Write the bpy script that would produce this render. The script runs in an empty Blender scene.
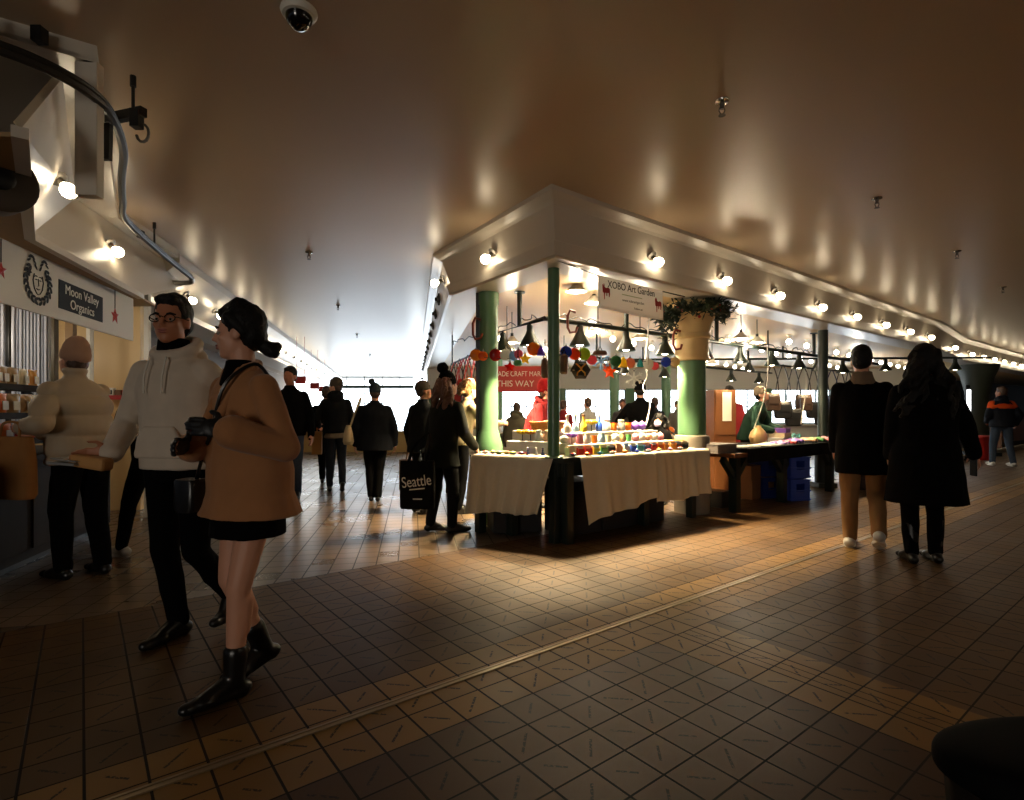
import bpy, bmesh, math, random
from mathutils import Vector, Matrix, noise
random.seed(7)
V = Vector
PI = math.pi
SC = bpy.context.scene
COL = SC.collection
F, HZ, CH = 554.0, 412.0, 1.22          # focal length in pixels, horizon row, eye height


def W(px, py, d):
    return V(((px - 512) / F * d, d, CH - (py - HZ) / F * d))


def G(px, py):
    d = CH * F / (py - HZ)
    return V(((px - 512) / F * d, d, 0))


def Zp(px, py, z):
    d = (z - CH) * F / (HZ - py)
    return V(((px - 512) / F * d, d, z))


RD = V((0.7897, 0.6135, 0))             # along the long stall front
CD = V((-0.6135, 0.7897, 0))            # square to it
HD = V((-0.1754, 0.9845, 0))            # along the side hall
HP = V((0.9845, 0.1754, 0))
UP = V((0, 0, 1))


# ------------------------------------------------------------------ materials
def S(r, g, b):
    f = lambda c: (c / 255 / 12.92) if c <= 10 else ((c / 255 + 0.055) / 1.055) ** 2.4
    return (f(r), f(g), f(b), 1)


MATS = {}


def mat(name, col, rough=0.6, metal=0.0, emit=0.0, ecol=None, var=0.0, scale=8.0, bump=0.0, bscale=40.0, spec=0.5, coat=0.0, sheen=0.0):
    if name in MATS:
        return MATS[name]
    m = bpy.data.materials.new(name)
    m.use_nodes = True
    nt = m.node_tree
    b = nt.nodes['Principled BSDF']
    b.inputs['Base Color'].default_value = col
    b.inputs['Roughness'].default_value = rough
    b.inputs['Metallic'].default_value = metal
    b.inputs['Specular IOR Level'].default_value = spec
    b.inputs['Coat Weight'].default_value = coat
    b.inputs['Sheen Weight'].default_value = sheen
    if emit:
        b.inputs['Emission Color'].default_value = ecol or col
        b.inputs['Emission Strength'].default_value = emit
    tc = nt.nodes.new('ShaderNodeTexCoord')
    if var:
        n = nt.nodes.new('ShaderNodeTexNoise')
        n.inputs['Scale'].default_value = scale
        n.inputs['Detail'].default_value = 4
        nt.links.new(tc.outputs['Object'], n.inputs['Vector'])
        mx = nt.nodes.new('ShaderNodeMix')
        mx.data_type = 'RGBA'
        mx.inputs[6].default_value = tuple(max(0, c * (1 - var)) for c in col[:3]) + (1,)
        mx.inputs[7].default_value = tuple(min(1, c * (1 + var)) for c in col[:3]) + (1,)
        nt.links.new(n.outputs['Fac'], mx.inputs[0])
        nt.links.new(mx.outputs[2], b.inputs['Base Color'])
    if bump:
        n2 = nt.nodes.new('ShaderNodeTexNoise')
        n2.inputs['Scale'].default_value = bscale
        n2.inputs['Detail'].default_value = 3
        nt.links.new(tc.outputs['Object'], n2.inputs['Vector'])
        bp = nt.nodes.new('ShaderNodeBump')
        bp.inputs['Strength'].default_value = bump
        bp.inputs['Distance'].default_value = 0.02
        nt.links.new(n2.outputs['Fac'], bp.inputs['Height'])
        nt.links.new(bp.outputs['Normal'], b.inputs['Normal'])
    MATS[name] = m
    return m


def glass(name, col, clear=0.85):
    if name in MATS:
        return MATS[name]
    m = bpy.data.materials.new(name)
    m.use_nodes = True
    nt = m.node_tree
    nt.nodes.clear()
    o = nt.nodes.new('ShaderNodeOutputMaterial')
    t = nt.nodes.new('ShaderNodeBsdfTransparent')
    t.inputs[0].default_value = col
    g = nt.nodes.new('ShaderNodeBsdfGlossy')
    g.inputs['Roughness'].default_value = 0.05
    x = nt.nodes.new('ShaderNodeMixShader')
    x.inputs[0].default_value = 1 - clear
    nt.links.new(t.outputs[0], x.inputs[1])
    nt.links.new(g.outputs[0], x.inputs[2])
    nt.links.new(x.outputs[0], o.inputs[0])
    MATS[name] = m
    return m


def stained(name, col):      # tinted glass that lets lamp light through
    if name in MATS:
        return MATS[name]
    m = mat(name, col, 0.15, coat=0.4)
    nt = m.node_tree
    t = nt.nodes.new('ShaderNodeBsdfTranslucent')
    t.inputs[0].default_value = tuple(min(1, c * 1.3) for c in col[:3]) + (1,)
    x = nt.nodes.new('ShaderNodeMixShader')
    x.inputs[0].default_value = 0.6
    nt.links.new(nt.nodes['Principled BSDF'].outputs[0], x.inputs[1])
    nt.links.new(t.outputs[0], x.inputs[2])
    nt.links.new(x.outputs[0], nt.nodes['Material Output'].inputs[0])
    return m


# ------------------------------------------------------------------ mesh builder
def orth(d):
    d = d.normalized()
    a = V((0, 0, 1)) if abs(d.z) < 0.9 else V((1, 0, 0))
    x = d.cross(a).normalized()
    return x, d.cross(x).normalized()


class MB:
    def __init__(s):
        s.v, s.f, s.mi = [], [], []

    def add(s, vs, fs, mi=0):
        b = len(s.v)
        s.v += [V(p) for p in vs]
        s.f += [tuple(i + b for i in f) for f in fs]
        s.mi += [mi] * len(fs)
        return s

    def box(s, c, size, rz=0.0, R=None, mi=0):
        M = R if R is not None else Matrix.Rotation(rz, 3, 'Z')
        c = V(c)
        vs = [c + M @ V((x * size[0] / 2, y * size[1] / 2, z * size[2] / 2)) for x in (-1, 1) for y in (-1, 1) for z in (-1, 1)]
        return s.add(vs, [(0, 1, 3, 2), (4, 6, 7, 5), (0, 4, 5, 1), (2, 3, 7, 6), (0, 2, 6, 4), (1, 5, 7, 3)], mi)

    def beam(s, a, b, w, h, mi=0):           # box from a to b, width w (horizontal), height h
        a, b = V(a), V(b)
        d = (b - a).normalized()
        x = d.cross(UP)
        x = x.normalized() if x.length > 1e-4 else V((1, 0, 0))
        y = x.cross(d).normalized()
        vs = [p + x * (i * w / 2) + y * (j * h / 2) for p in (a, b) for i, j in ((-1, -1), (1, -1), (1, 1), (-1, 1))]
        return s.add(vs, [(0, 3, 2, 1), (4, 5, 6, 7), (0, 1, 5, 4), (1, 2, 6, 5), (2, 3, 7, 6), (3, 0, 4, 7)], mi)

    def cyl(s, a, b, r0, r1=None, n=14, mi=0, caps=True):
        a, b = V(a), V(b)
        r1 = r0 if r1 is None else r1
        x, y = orth(b - a)
        vs = []
        for p, r in ((a, r0), (b, r1)):
            vs += [p + x * (r * math.cos(2 * PI * i / n)) + y * (r * math.sin(2 * PI * i / n)) for i in range(n)]
        fs = [(i, (i + 1) % n, n + (i + 1) % n, n + i) for i in range(n)]
        if caps:
            fs += [tuple(range(n - 1, -1, -1)), tuple(range(n, 2 * n))]
        return s.add(vs, fs, mi)

    def tube(s, pts, r, n=8, mi=0):
        pts = [V(p) for p in pts]
        rs = r if isinstance(r, (list, tuple)) else [r] * len(pts)
        vs, px = [], None
        for i, p in enumerate(pts):
            d = (pts[min(i + 1, len(pts) - 1)] - pts[max(i - 1, 0)]).normalized()
            if px is None:
                x, y = orth(d)
            else:
                x = (px - d * px.dot(d)).normalized()
                y = d.cross(x)
            px = x
            vs += [p + x * (rs[i] * math.cos(2 * PI * k / n)) + y * (rs[i] * math.sin(2 * PI * k / n)) for k in range(n)]
        fs = []
        for i in range(len(pts) - 1):
            fs += [(i * n + k, i * n + (k + 1) % n, (i + 1) * n + (k + 1) % n, (i + 1) * n + k) for k in range(n)]
        fs += [tuple(range(n - 1, -1, -1)), tuple(range((len(pts) - 1) * n, len(pts) * n))]
        return s.add(vs, fs, mi)

    def cap(s, a, b, r0, r1=None, n=12, mi=0):   # capsule with two radii
        a, b = V(a), V(b)
        r1 = r0 if r1 is None else r1
        d = b - a
        L = d.length
        if L < 1e-5:
            return s.ell(a, (r0, r0, r0), mi=mi)
        d = d / L
        pts, rs = [], []
        for i in range(4):
            t = PI / 2 * (i + 0.35) / 4.35
            pts.append(a - d * (r0 * math.cos(t)))
            rs.append(r0 * math.sin(t))
        for i in range(5):
            t = i / 4
            pts.append(a + d * (L * t))
            rs.append(r0 + (r1 - r0) * t)
        for i in range(4):
            t = PI / 2 * (3 - i + 0.35) / 4.35
            pts.append(b + d * (r1 * math.cos(t)))
            rs.append(r1 * math.sin(t))
        return s.tube(pts, rs, n, mi)

    def ell(s, c, r, R=None, n=18, m=10, mi=0):
        c = V(c)
        vs = []
        for j in range(1, m):
            t = PI * j / m
            for i in range(n):
                a = 2 * PI * i / n
                p = V((r[0] * math.sin(t) * math.cos(a), r[1] * math.sin(t) * math.sin(a), r[2] * math.cos(t)))
                vs.append(c + (R @ p if R is not None else p))
        top, bot = V((0, 0, r[2])), V((0, 0, -r[2]))
        vs += [c + (R @ top if R is not None else top), c + (R @ bot if R is not None else bot)]
        fs = []
        for j in range(m - 2):
            fs += [(j * n + i, (j + 1) * n + i, (j + 1) * n + (i + 1) % n, j * n + (i + 1) % n) for i in range(n)]
        T, B = len(vs) - 2, len(vs) - 1
        fs += [(T, i, (i + 1) % n) for i in range(n)]
        o = (m - 2) * n
        fs += [(B, o + (i + 1) % n, o + i) for i in range(n)]
        return s.add(vs, fs, mi)

    def loft(s, rings, n=24, mi=0, pw=2.0):       # rings: (centre, ax, ay) half-axis vectors
        vs = []
        for c, ax, ay in rings:
            for k in range(n):
                a = 2 * PI * k / n
                ca, sa = math.cos(a), math.sin(a)
                ca = math.copysign(abs(ca) ** (2 / pw), ca)
                sa = math.copysign(abs(sa) ** (2 / pw), sa)
                vs.append(V(c) + V(ax) * ca + V(ay) * sa)
        fs = []
        for i in range(len(rings) - 1):
            fs += [(i * n + k, i * n + (k + 1) % n, (i + 1) * n + (k + 1) % n, (i + 1) * n + k) for k in range(n)]
        fs += [tuple(range(n - 1, -1, -1)), tuple(range((len(rings) - 1) * n, len(rings) * n))]
        return s.add(vs, fs, mi)

    def lathe(s, c, prof, n=20, mi=0, R=None, close=False):
        c = V(c)
        vs = []
        for r, z in prof:
            for k in range(n):
                p = V((r * math.cos(2 * PI * k / n), r * math.sin(2 * PI * k / n), z))
                vs.append(c + (R @ p if R is not None else p))
        fs = []
        for i in range(len(prof) - 1):
            fs += [(i * n + k, i * n + (k + 1) % n, (i + 1) * n + (k + 1) % n, (i + 1) * n + k) for k in range(n)]
        if close:
            fs += [tuple(range(n - 1, -1, -1)), tuple(range((len(prof) - 1) * n, len(prof) * n))]
        return s.add(vs, fs, mi)

    def prism(s, poly, vec, mi=0):
        n = len(poly)
        poly = [V(p) for p in poly]
        vec = V(vec)
        return s.add(poly + [p + vec for p in poly],
                     [tuple(range(n - 1, -1, -1)), tuple(range(n, 2 * n))] + [(i, (i + 1) % n, n + (i + 1) % n, n + i) for i in range(n)], mi)

    def grid(s, fn, nu, nv, mi=0):
        vs = [fn(i / nu, j / nv) for j in range(nv + 1) for i in range(nu + 1)]
        fs = [(j * (nu + 1) + i, j * (nu + 1) + i + 1, (j + 1) * (nu + 1) + i + 1, (j + 1) * (nu + 1) + i) for j in range(nv) for i in range(nu)]
        return s.add(vs, fs, mi)

    def mesh(s, name, mats, smooth=True, ang=40):
        me = bpy.data.meshes.new(name)
        me.from_pydata([tuple(p) for p in s.v], [], s.f)
        for m in (mats if isinstance(mats, (list, tuple)) else [mats]):
            me.materials.append(m)
        me.polygons.foreach_set('material_index', s.mi)
        bm = bmesh.new()
        bm.from_mesh(me)
        bmesh.ops.recalc_face_normals(bm, faces=bm.faces)
        bm.to_mesh(me)
        bm.free()
        if smooth:
            me.polygons.foreach_set('use_smooth', [True] * len(me.polygons))
            me.set_sharp_from_angle(angle=math.radians(ang))
        me.update()
        return me

    def build(s, name, mats, parent=None, loc=None, rz=0.0, smooth=True, bevel=0.0, ang=40):
        o = bpy.data.objects.new(name, s.mesh(name, mats, smooth, ang))
        COL.objects.link(o)
        if loc is not None:
            o.location = loc
        if rz:
            o.rotation_euler = (0, 0, rz)
        if parent:
            o.parent = parent
        if bevel:
            md = o.modifiers.new('bevel', 'BEVEL')
            md.width = bevel
            md.segments = 2
            md.limit_method = 'ANGLE'
        return o


def tag(o, label=None, cat=None, group=None, kind=None):
    if label: o['label'] = label
    if cat: o['category'] = cat
    if group: o['group'] = group
    if kind: o['kind'] = kind
    return o


def thing(name, label, cat, loc=(0, 0, 0), rz=0.0, group=None):
    o = bpy.data.objects.new(name, None)
    o.empty_display_size = 0.1
    COL.objects.link(o)
    o.location = loc
    o.rotation_euler = (0, 0, rz)
    return tag(o, label, cat, group)


def struct(name, mb, mats, label=None, **k):
    o = mb.build(name, mats, **k)
    return tag(o, label, None, None, 'structure')


def dup(root, loc, rz=None, label=None, group=None):
    def cp(o, par):
        c = o.copy()
        COL.objects.link(c)
        c.parent = par
        for ch in list(o.children):
            cp(ch, c)
        return c
    r = cp(root, None)
    r.location = loc
    if rz is not None:
        r.rotation_euler = (0, 0, rz)
    if label: r['label'] = label
    if group: r['group'] = group
    return r


def ordn(i):
    return ['first', 'second', 'third', 'fourth', 'fifth', 'sixth', 'seventh', 'eighth', 'ninth', 'tenth', 'eleventh', 'twelfth', 'thirteenth',
            'fourteenth', 'fifteenth', 'sixteenth', 'seventeenth', 'eighteenth', 'nineteenth', 'twentieth'][i]


def text_obj(name, txt, size, m, parent, M, extr=0.001, align='CENTER', sx=1.0):
    cu = bpy.data.curves.new(name, 'FONT')
    cu.body = txt
    cu.size = size
    cu.extrude = extr
    cu.align_x = align
    cu.align_y = 'CENTER'
    t = bpy.data.objects.new(name, cu)
    COL.objects.link(t)
    dg = bpy.context.evaluated_depsgraph_get()
    me = bpy.data.meshes.new_from_object(t.evaluated_get(dg))
    bpy.data.objects.remove(t)
    me.materials.clear()
    me.materials.append(m)
    o = bpy.data.objects.new(name, me)
    COL.objects.link(o)
    o.parent = parent
    me.transform(M @ Matrix.Diagonal((sx, 1, 1, 1)))
    return o


def frame(o, x, y):      # 4x4 with origin o, local x and y axes
    x = V(x).normalized()
    z = x.cross(V(y)).normalized()
    y = z.cross(x)
    M = Matrix((x, y, z)).transposed().to_4x4()
    M.translation = V(o)
    return M


# ------------------------------------------------------------------ palette
paint = mat('ceiling_paint', S(190, 168, 140), 0.33, bump=0.16, bscale=0.9, var=0.05, scale=0.6, spec=0.45)
soffit_paint = mat('soffit_paint', S(205, 196, 182), 0.3, bump=0.03, bscale=3, spec=0.5)
cream = mat('cream_paint', S(222, 190, 136), 0.45, var=0.04, scale=1.5)
white_wall = mat('white_paint', S(215, 212, 205), 0.5, var=0.03, scale=2)
tan_wall = mat('tan_panel', S(196, 168, 112), 0.5, var=0.08, scale=3)
greenp = mat('green_enamel', S(82, 120, 86), 0.32, var=0.08, scale=5, bump=0.04, bscale=25)
greend = mat('dark_green_enamel', S(15, 27, 22), 0.4, var=0.12, scale=6)
blackm = mat('black_metal', S(22, 22, 23), 0.4, 0.3)
darkwood = mat('dark_wood', S(34, 26, 20), 0.75, var=0.3, scale=6, spec=0.2)
wood = mat('wood', S(112, 68, 34), 0.5, var=0.2, scale=10)
wicker = mat('wicker', S(196, 132, 58), 0.6, var=0.3, scale=60, bump=0.5, bscale=90)
steel = mat('steel', S(150, 148, 142), 0.32, 0.9)
greysteel = mat('dull_steel', S(98, 94, 88), 0.45, 0.7, var=0.1)
chrome = mat('chrome', S(190, 188, 180), 0.15, 1.0)
linen = mat('linen_cloth', S(203, 192, 166), 0.85, var=0.05, scale=30, bump=0.15, bscale=160, sheen=0.2)
blackcloth = mat('black_cloth', S(11, 11, 12), 0.9, spec=.15)
bulb_m = mat('bulb_glow', (1, 0.9, 0.72, 1), 0.3, emit=27, ecol=(1, 0.82, 0.55, 1))
bulb_far = mat('far_bulb_glow', (1, 0.95, 0.85, 1), 0.3, emit=14, ecol=(1, 0.88, 0.68, 1))
lampglow = mat('lamp_glow', (1, 0.95, 0.85, 1), 0.3, emit=16, ecol=(1, 0.86, 0.62, 1))
white_enamel = mat('white_enamel', S(228, 224, 212), 0.35)
red_paint = mat('red_paint', S(168, 34, 32), 0.45)
sign_white = mat('sign_white', S(205, 200, 188), 0.6)
banner_white = stained('banner_cloth', S(232, 226, 222))
MATS['banner_cloth'].node_tree.nodes['Principled BSDF'].inputs['Roughness'].default_value = 0.7
MATS['banner_cloth'].node_tree.nodes['Principled BSDF'].inputs['Coat Weight'].default_value = 0
charcoal = mat('charcoal_print', S(28, 28, 28), 0.7, spec=.2)
print_black = mat('print_black', S(26, 26, 28), 0.6)
print_white = mat('print_white', S(226, 222, 210), 0.6)

# ------------------------------------------------------------------ floor material
def floor_material():
    m = bpy.data.materials.new('quarry_tile_floor')
    m.use_nodes = True
    nt = m.node_tree
    bs = nt.nodes['Principled BSDF']

    class E:
        def __init__(s, k): s.k = k
        def _o(s, op, o=None, rev=False):
            n = nt.nodes.new('ShaderNodeMath')
            n.operation = op
            a, b = (o, s) if rev else (s, o)
            for i, q in enumerate((a, b)):
                if q is None: continue
                if isinstance(q, E): nt.links.new(q.k, n.inputs[i])
                else: n.inputs[i].default_value = q
            return E(n.outputs[0])
        def __add__(s, o): return s._o('ADD', o)
        def __sub__(s, o): return s._o('SUBTRACT', o)
        def __rsub__(s, o): return s._o('SUBTRACT', o, True)
        def __mul__(s, o): return s._o('MULTIPLY', o)
        def gt(s, o): return s._o('GREATER_THAN', o)
        def lt(s, o): return s._o('LESS_THAN', o)
        def floor(s): return s._o('FLOOR')
        def fract(s): return s._o('FRACT')
        def abs(s): return s._o('ABSOLUTE')
        def min(s, o): return s._o('MINIMUM', o)
        def max(s, o): return s._o('MAXIMUM', o)

    tc = nt.nodes.new('ShaderNodeTexCoord')
    sp = nt.nodes.new('ShaderNodeSeparateXYZ')
    nt.links.new(tc.outputs['Object'], sp.inputs[0])
    x, y = E(sp.outputs[0]), E(sp.outputs[1])
    s = 0.1711
    u, v = x * RD.x + y * RD.y, x * CD.x + y * CD.y
    ua, va = (u - 1.7175) * (1 / s), (v - 1.4997) * (1 / s)
    uh, vh = (x * HP.x + y * HP.y + 0.1224) * (1 / s), (x * HD.x + y * HD.y) * (1 / s)
    hall = v.gt(4.15)
    mixf = lambda a, b, f: a + (b - a) * f
    U, Q = mixf(ua, uh, hall), mixf(va, vh, hall)
    fu, fv = U.fract(), Q.fract()
    cu, cv = U.floor(), Q.floor()
    du, dv = fu.min(1 - fu), fv.min(1 - fv)
    grout = (du.lt(0.027)).max(dv.lt(0.022)).max((v - 4.15).abs().lt(0.004))
    # the doubled joints beside the tan cross band
    extra = (((ua - 5.32).abs().lt(0.018)).max((ua - 5.66).abs().lt(0.018))) * va.lt(2.0)
    grout = grout.max(extra)
    # border and field
    tan = (va.gt(2.0) * va.lt(5.0)).max(ua.gt(4.0) * ua.lt(6.66) * va.lt(2.0)) * (1 - hall)

    dark = (ua.lt(4.0) * va.lt(2.0)) * (1 - hall)
    wn = nt.nodes.new('ShaderNodeTexWhiteNoise')
    wn.noise_dimensions = '2D'
    cb = nt.nodes.new('ShaderNodeCombineXYZ')
    nt.links.new(cu.k, cb.inputs[0])
    nt.links.new(cv.k, cb.inputs[1])
    nt.links.new(cb.outputs[0], wn.inputs['Vector'])
    r = E(wn.outputs['Value'])

    def mixc(f, a, b):
        n = nt.nodes.new('ShaderNodeMix')
        n.data_type = 'RGBA'
        nt.links.new(f.k, n.inputs[0])
        for i, q in ((6, a), (7, b)):
            if isinstance(q, tuple): n.inputs[i].default_value = q
            else: nt.links.new(q, n.inputs[i])
        return n.outputs[2]
    brown = mixc(r, S(76, 54, 30), S(94, 69, 39))
    tanc = mixc(r, S(122, 91, 45), S(138, 105, 54))
    darkc = mixc(r, S(64, 40, 22), S(75, 49, 27))
    hallc = mixc(r, S(88, 72, 56), S(112, 93, 72))
    c = mixc(tan, brown, tanc)
    c = mixc(dark, c, darkc)
    c = mixc(hall, c, hallc)
    # engraved line of lettering on every tile, alternately along the two diagonals
    par = ((cu + cv) * 0.5).fract().gt(0.25)
    sg = par * 2 - 1
    a, b = fu - 0.5, fv - 0.5
    nz = nt.nodes.new('ShaderNodeTexNoise')
    nz.inputs['Scale'].default_value = 85
    nt.links.new(tc.outputs['Object'], nz.inputs['Vector'])
    ln = ((a - b * sg).abs().lt(0.042)) * ((a + b * sg).abs().lt(r * 0.3 + 0.25)) * E(nz.outputs['Fac']).gt(0.44) * (1 - hall)
    c = mixc(ln * 0.95, c, S(22, 15, 11))
    # wear
    n3 = nt.nodes.new('ShaderNodeTexNoise')
    n3.inputs['Scale'].default_value = 1.3
    n3.inputs['Detail'].default_value = 5
    nt.links.new(tc.outputs['Object'], n3.inputs['Vector'])
    wear = E(n3.outputs['Fac'])
    c = mixc((wear - 0.42).max(0.0) * 0.9, c, S(60, 42, 30))
    c = mixc(grout, c, S(20, 15, 12))
    nt.links.new(c, bs.inputs['Base Color'])
    ro = wear * 0.16 + 0.36 + grout * 0.3 + r * 0.05 - hall * 0.17
    nt.links.new(ro.k, bs.inputs['Roughness'])
    sp_ = hall * 0.5 + 0.24
    nt.links.new(sp_.k, bs.inputs['Specular IOR Level'])
    bp = nt.nodes.new('ShaderNodeBump')
    bp.inputs['Strength'].default_value = 0.5
    bp.inputs['Distance'].default_value = 0.004
    h = (1 - grout) + wear * 0.3 + r * 0.1
    nt.links.new(h.k, bp.inputs['Height'])
    nt.links.new(bp.outputs[0], bs.inputs['Normal'])
    return m


CE, SB = 3.13, 2.546
fl = MB().box((6, 11, -0.1), (60, 46, 0.2))
struct('floor', fl, floor_material(), 'dark quarry tile floor with tan border bands', smooth=False)
ce = MB().box((6, 11, CE + 0.1), (60, 46, 0.2))
struct('ceiling', ce, paint, 'glossy beige painted ceiling', smooth=False)
# brass expansion strip let into the tiles
st = MB()
for off, w, h in ((0.0, 0.012, 0.006), (0.026, 0.012, 0.006), (0.013, 0.014, 0.003)):
    p = CD * (2.126 + off)
    st.beam(p + RD * -9 + UP * (h / 2 - 0.001), p + RD * 26 + UP * (h / 2 - 0.001), w, h)
struct('trim_9', st, mat('worn_brass', S(150, 132, 104), 0.35, 0.6, var=0.2, scale=3), 'worn metal expansion strip across the floor', smooth=False)


def rn(a, b):
    d = (b - a).normalized()
    return V((d.y, -d.x, 0))


def sweep(mb, top, bot, prof):
    n = len(top)
    nor = []
    for i in range(n):
        if i == 0: q = rn(top[0], top[1])
        elif i == n - 1: q = rn(top[-2], top[-1])
        else:
            a, b = rn(top[i - 1], top[i]), rn(top[i], top[i + 1])
            q = (a + b).normalized()
            q = q / max(0.4, q.dot(a))
        nor.append(q)
    pts = [[top[i].lerp(bot[i], t) + nor[i] * off + UP * (CE + (SB - CE) * t) for off, t in prof] for i in range(n)]
    k = len(prof)
    vs = [p for row in pts for p in row]
    fs = [(i * k + j, i * k + (j + 1) % k, (i + 1) * k + (j + 1) % k, (i + 1) * k + j) for i in range(n - 1) for j in range(k)]
    fs += [tuple(range(k)), tuple((n - 1) * k + j for j in range(k))]
    mb.add(vs, fs)


def v2(x, y): return V((x, y, 0))


E0, C0, A0, B0, D0 = v2(-0.876, 6.743), v2(0.353, 4.769), v2(9.04, 11.76), v2(11.64, 14.3), v2(30.0, 28.6)
E1, C1, A1, B1, D1 = v2(-0.66, 6.33), v2(0.375, 4.80), v2(9.10, 11.85), v2(11.7, 14.4), v2(30.1, 28.7)
HF0, HF1 = E0 + HD * 24.5, E1 + HD * 24.5
sf = MB()
prof = [(0.09, -0.01), (0.09, 0.07), (0.05, 0.12), (0.02, 0.15), (0.0, 0.19), (0.0, 0.72), (0.05, 0.76), (0.055, 0.97), (0.03, 1.0), (-0.35, 1.0), (-0.35, -0.01)]
sweep(sf, [HF0, E0, C0, A0, B0, D0], [HF1, E1, C1, A1, B1, D1], prof)
struct('trim_1', sf, soffit_paint, 'off-white boxed soffit with crown moulding round the stalls', smooth=False)
# ceiling under the soffit, over the stalls
ic = MB().prism([p + UP * (SB + 0.012) for p in (C1, A1, B1, D1, v2(30, 30), v2(-4.6, 28.5), E1)], (0, 0, 0.03))
struct('ceiling_stall', ic, cream, 'cream ceiling over the stalls', smooth=False)

# left stall soffit: fascia, soffit board, coves
K0, K1, K2, K3 = v2(-5.2, 0.85), v2(-2.165, 2.89), v2(-3.70, 5.2), v2(-3.93, 6.53)
lf = MB()
for a, b in ((K0, K1), (K1, K2), (K2, K3)):
    n = rn(a, b)
    lf.beam(a - n * 0.03 + UP * 3.09, b - n * 0.03 + UP * 3.09, 0.06, 0.10)
lf.prism([p + UP * 3.045 for p in (K0, K1, K2, K3, v2(-9, 6.53), v2(-9, 0.85))], (0, 0, 0.02))
struct('trim_2', lf, soffit_paint, 'white fascia board along the left stall ceiling', smooth=False)
cv = MB()
ct = [v2(-2.45, 3.02), v2(-3.72, 4.72), v2(-4.47, 7.82)]
cbm = [v2(-2.146, 2.416), v2(-3.35, 3.85), v2(-3.764, 5.62)]
for i in range(2):
    n = V((0, 0, 0.02))
    cv.prism([ct[i] + UP * 3.04, ct[i + 1] + UP * 3.04, cbm[i + 1] + UP * (2.45 if i == 0 else 2.397), cbm[i] + UP * 2.45], V((-0.02, -0.01, 0.03)))
    a, b = cbm[i] + UP * 2.44, cbm[i + 1] + UP * (2.44 if i == 0 else 2.39)
    cv.beam(a, b, 0.06, 0.05)
struct('trim_3', cv, soffit_paint, 'sloping white cove over the left stall', smooth=False)
cd = MB().prism([cbm[0] + UP * 2.42, cbm[1] + UP * 2.42, v2(-4.05, 6.3) + UP * 2.42, v2(-9, 6.3) + UP * 2.42, v2(-9, 2.0) + UP * 2.42], (0, 0, 0.02))
struct('ceiling_left', cd, mat('stall_ceiling', S(150, 120, 80), 0.6), 'tan ceiling inside the left stall', smooth=False)
pl = MB().box((K1.x - 0.055, K1.y + 0.02, 2.70), (0.11, 0.06, 0.70), rz=0.1)
struct('trim_4', pl, soffit_paint, 'boxed corner board hanging from the left soffit', smooth=False, bevel=0.004)

L0, LFAR = v2(-4.02, 6.7), v2(-9.3, 30.5)
hl = MB()
ln_ = rn(L0, LFAR)
prof2 = [(0.0, 3.14), (0.0, 3.03), (-0.04, 3.0), (-0.42, 2.66), (-0.38, 2.64), (-0.38, 2.56), (-1.0, 2.56), (-1.0, 3.14)]
k = len(prof2)
vs = [p + ln_ * o + UP * z for p in (L0, LFAR) for o, z in prof2]
hl.add(vs, [(j, (j + 1) % k, k + (j + 1) % k, k + j) for j in range(k)] + [tuple(range(k)), tuple(range(k, 2 * k))])
struct('trim_5', hl, soffit_paint, 'white sloped soffit along the left of the hall', smooth=False)

# walls
wl = MB()
wl.box((-6.62, 6.72, 1.565), (4.0, 0.12, 3.13), rz=0.12)
struct('wall_left', wl, cream, 'cream partition wall behind the left stall', smooth=False)
w2 = MB()
a, b = L0 - ln_ * 3.0, LFAR - ln_ * 3.0
w2.beam(a + UP * 1.565, b + UP * 1.565, 0.15, 3.13)
struct('wall_hall', w2, mat('hall_stall_wall', S(120, 100, 80), 0.7), 'far wall behind the hall stalls', smooth=False)
w3 = MB().beam(RD * -10 - CD * 5.5 + UP * 1.565, RD * 34 - CD * 5.5 + UP * 1.565, 0.15, 3.13)
struct('wall_right', w3, mat('right_wall', S(120, 104, 86), 0.6), 'wall on the near side of the right aisle', smooth=False)
w4 = MB()
e0 = RD * 30 - CD * 5.5
w4.beam(e0 + UP * 1.565, e0 + CD * 9 + UP * 1.565, 0.15, 3.13)
struct('wall_aisle_end', w4, MATS['right_wall'], 'wall at the end of the right aisle', smooth=False)
lw = MB().box((-4.4, 16.9, 0.30), (4.4, 0.18, 0.60)).box((-4.4, 16.9, 0.615), (4.5, 0.26, 0.05))
struct('wall_low', lw, tan_wall, 'low tan wall across the far end of the hall', smooth=False, bevel=0.01)
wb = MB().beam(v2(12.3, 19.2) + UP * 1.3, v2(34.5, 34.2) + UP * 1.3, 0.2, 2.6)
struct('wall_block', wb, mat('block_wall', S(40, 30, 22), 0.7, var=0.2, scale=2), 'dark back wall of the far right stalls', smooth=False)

# window wall behind the stalls and at the hall end
YB = 17.0
hd = MB().box((4.75, YB, 2.24), (14.7, 0.16, 0.66)).box((4.75, YB, 0.40), (14.7, 0.16, 0.80)).box((4.75, YB - 0.06, 0.83), (14.7, 0.3, 0.05))
struct('wall_back', hd, white_wall, 'white wall above and below the stall windows', smooth=False)
pane = glass('window_glass', (0.96, 0.98, 1, 1), 0.92)
frm = mat('window_frame_paint', S(70, 84, 80), 0.5)


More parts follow.
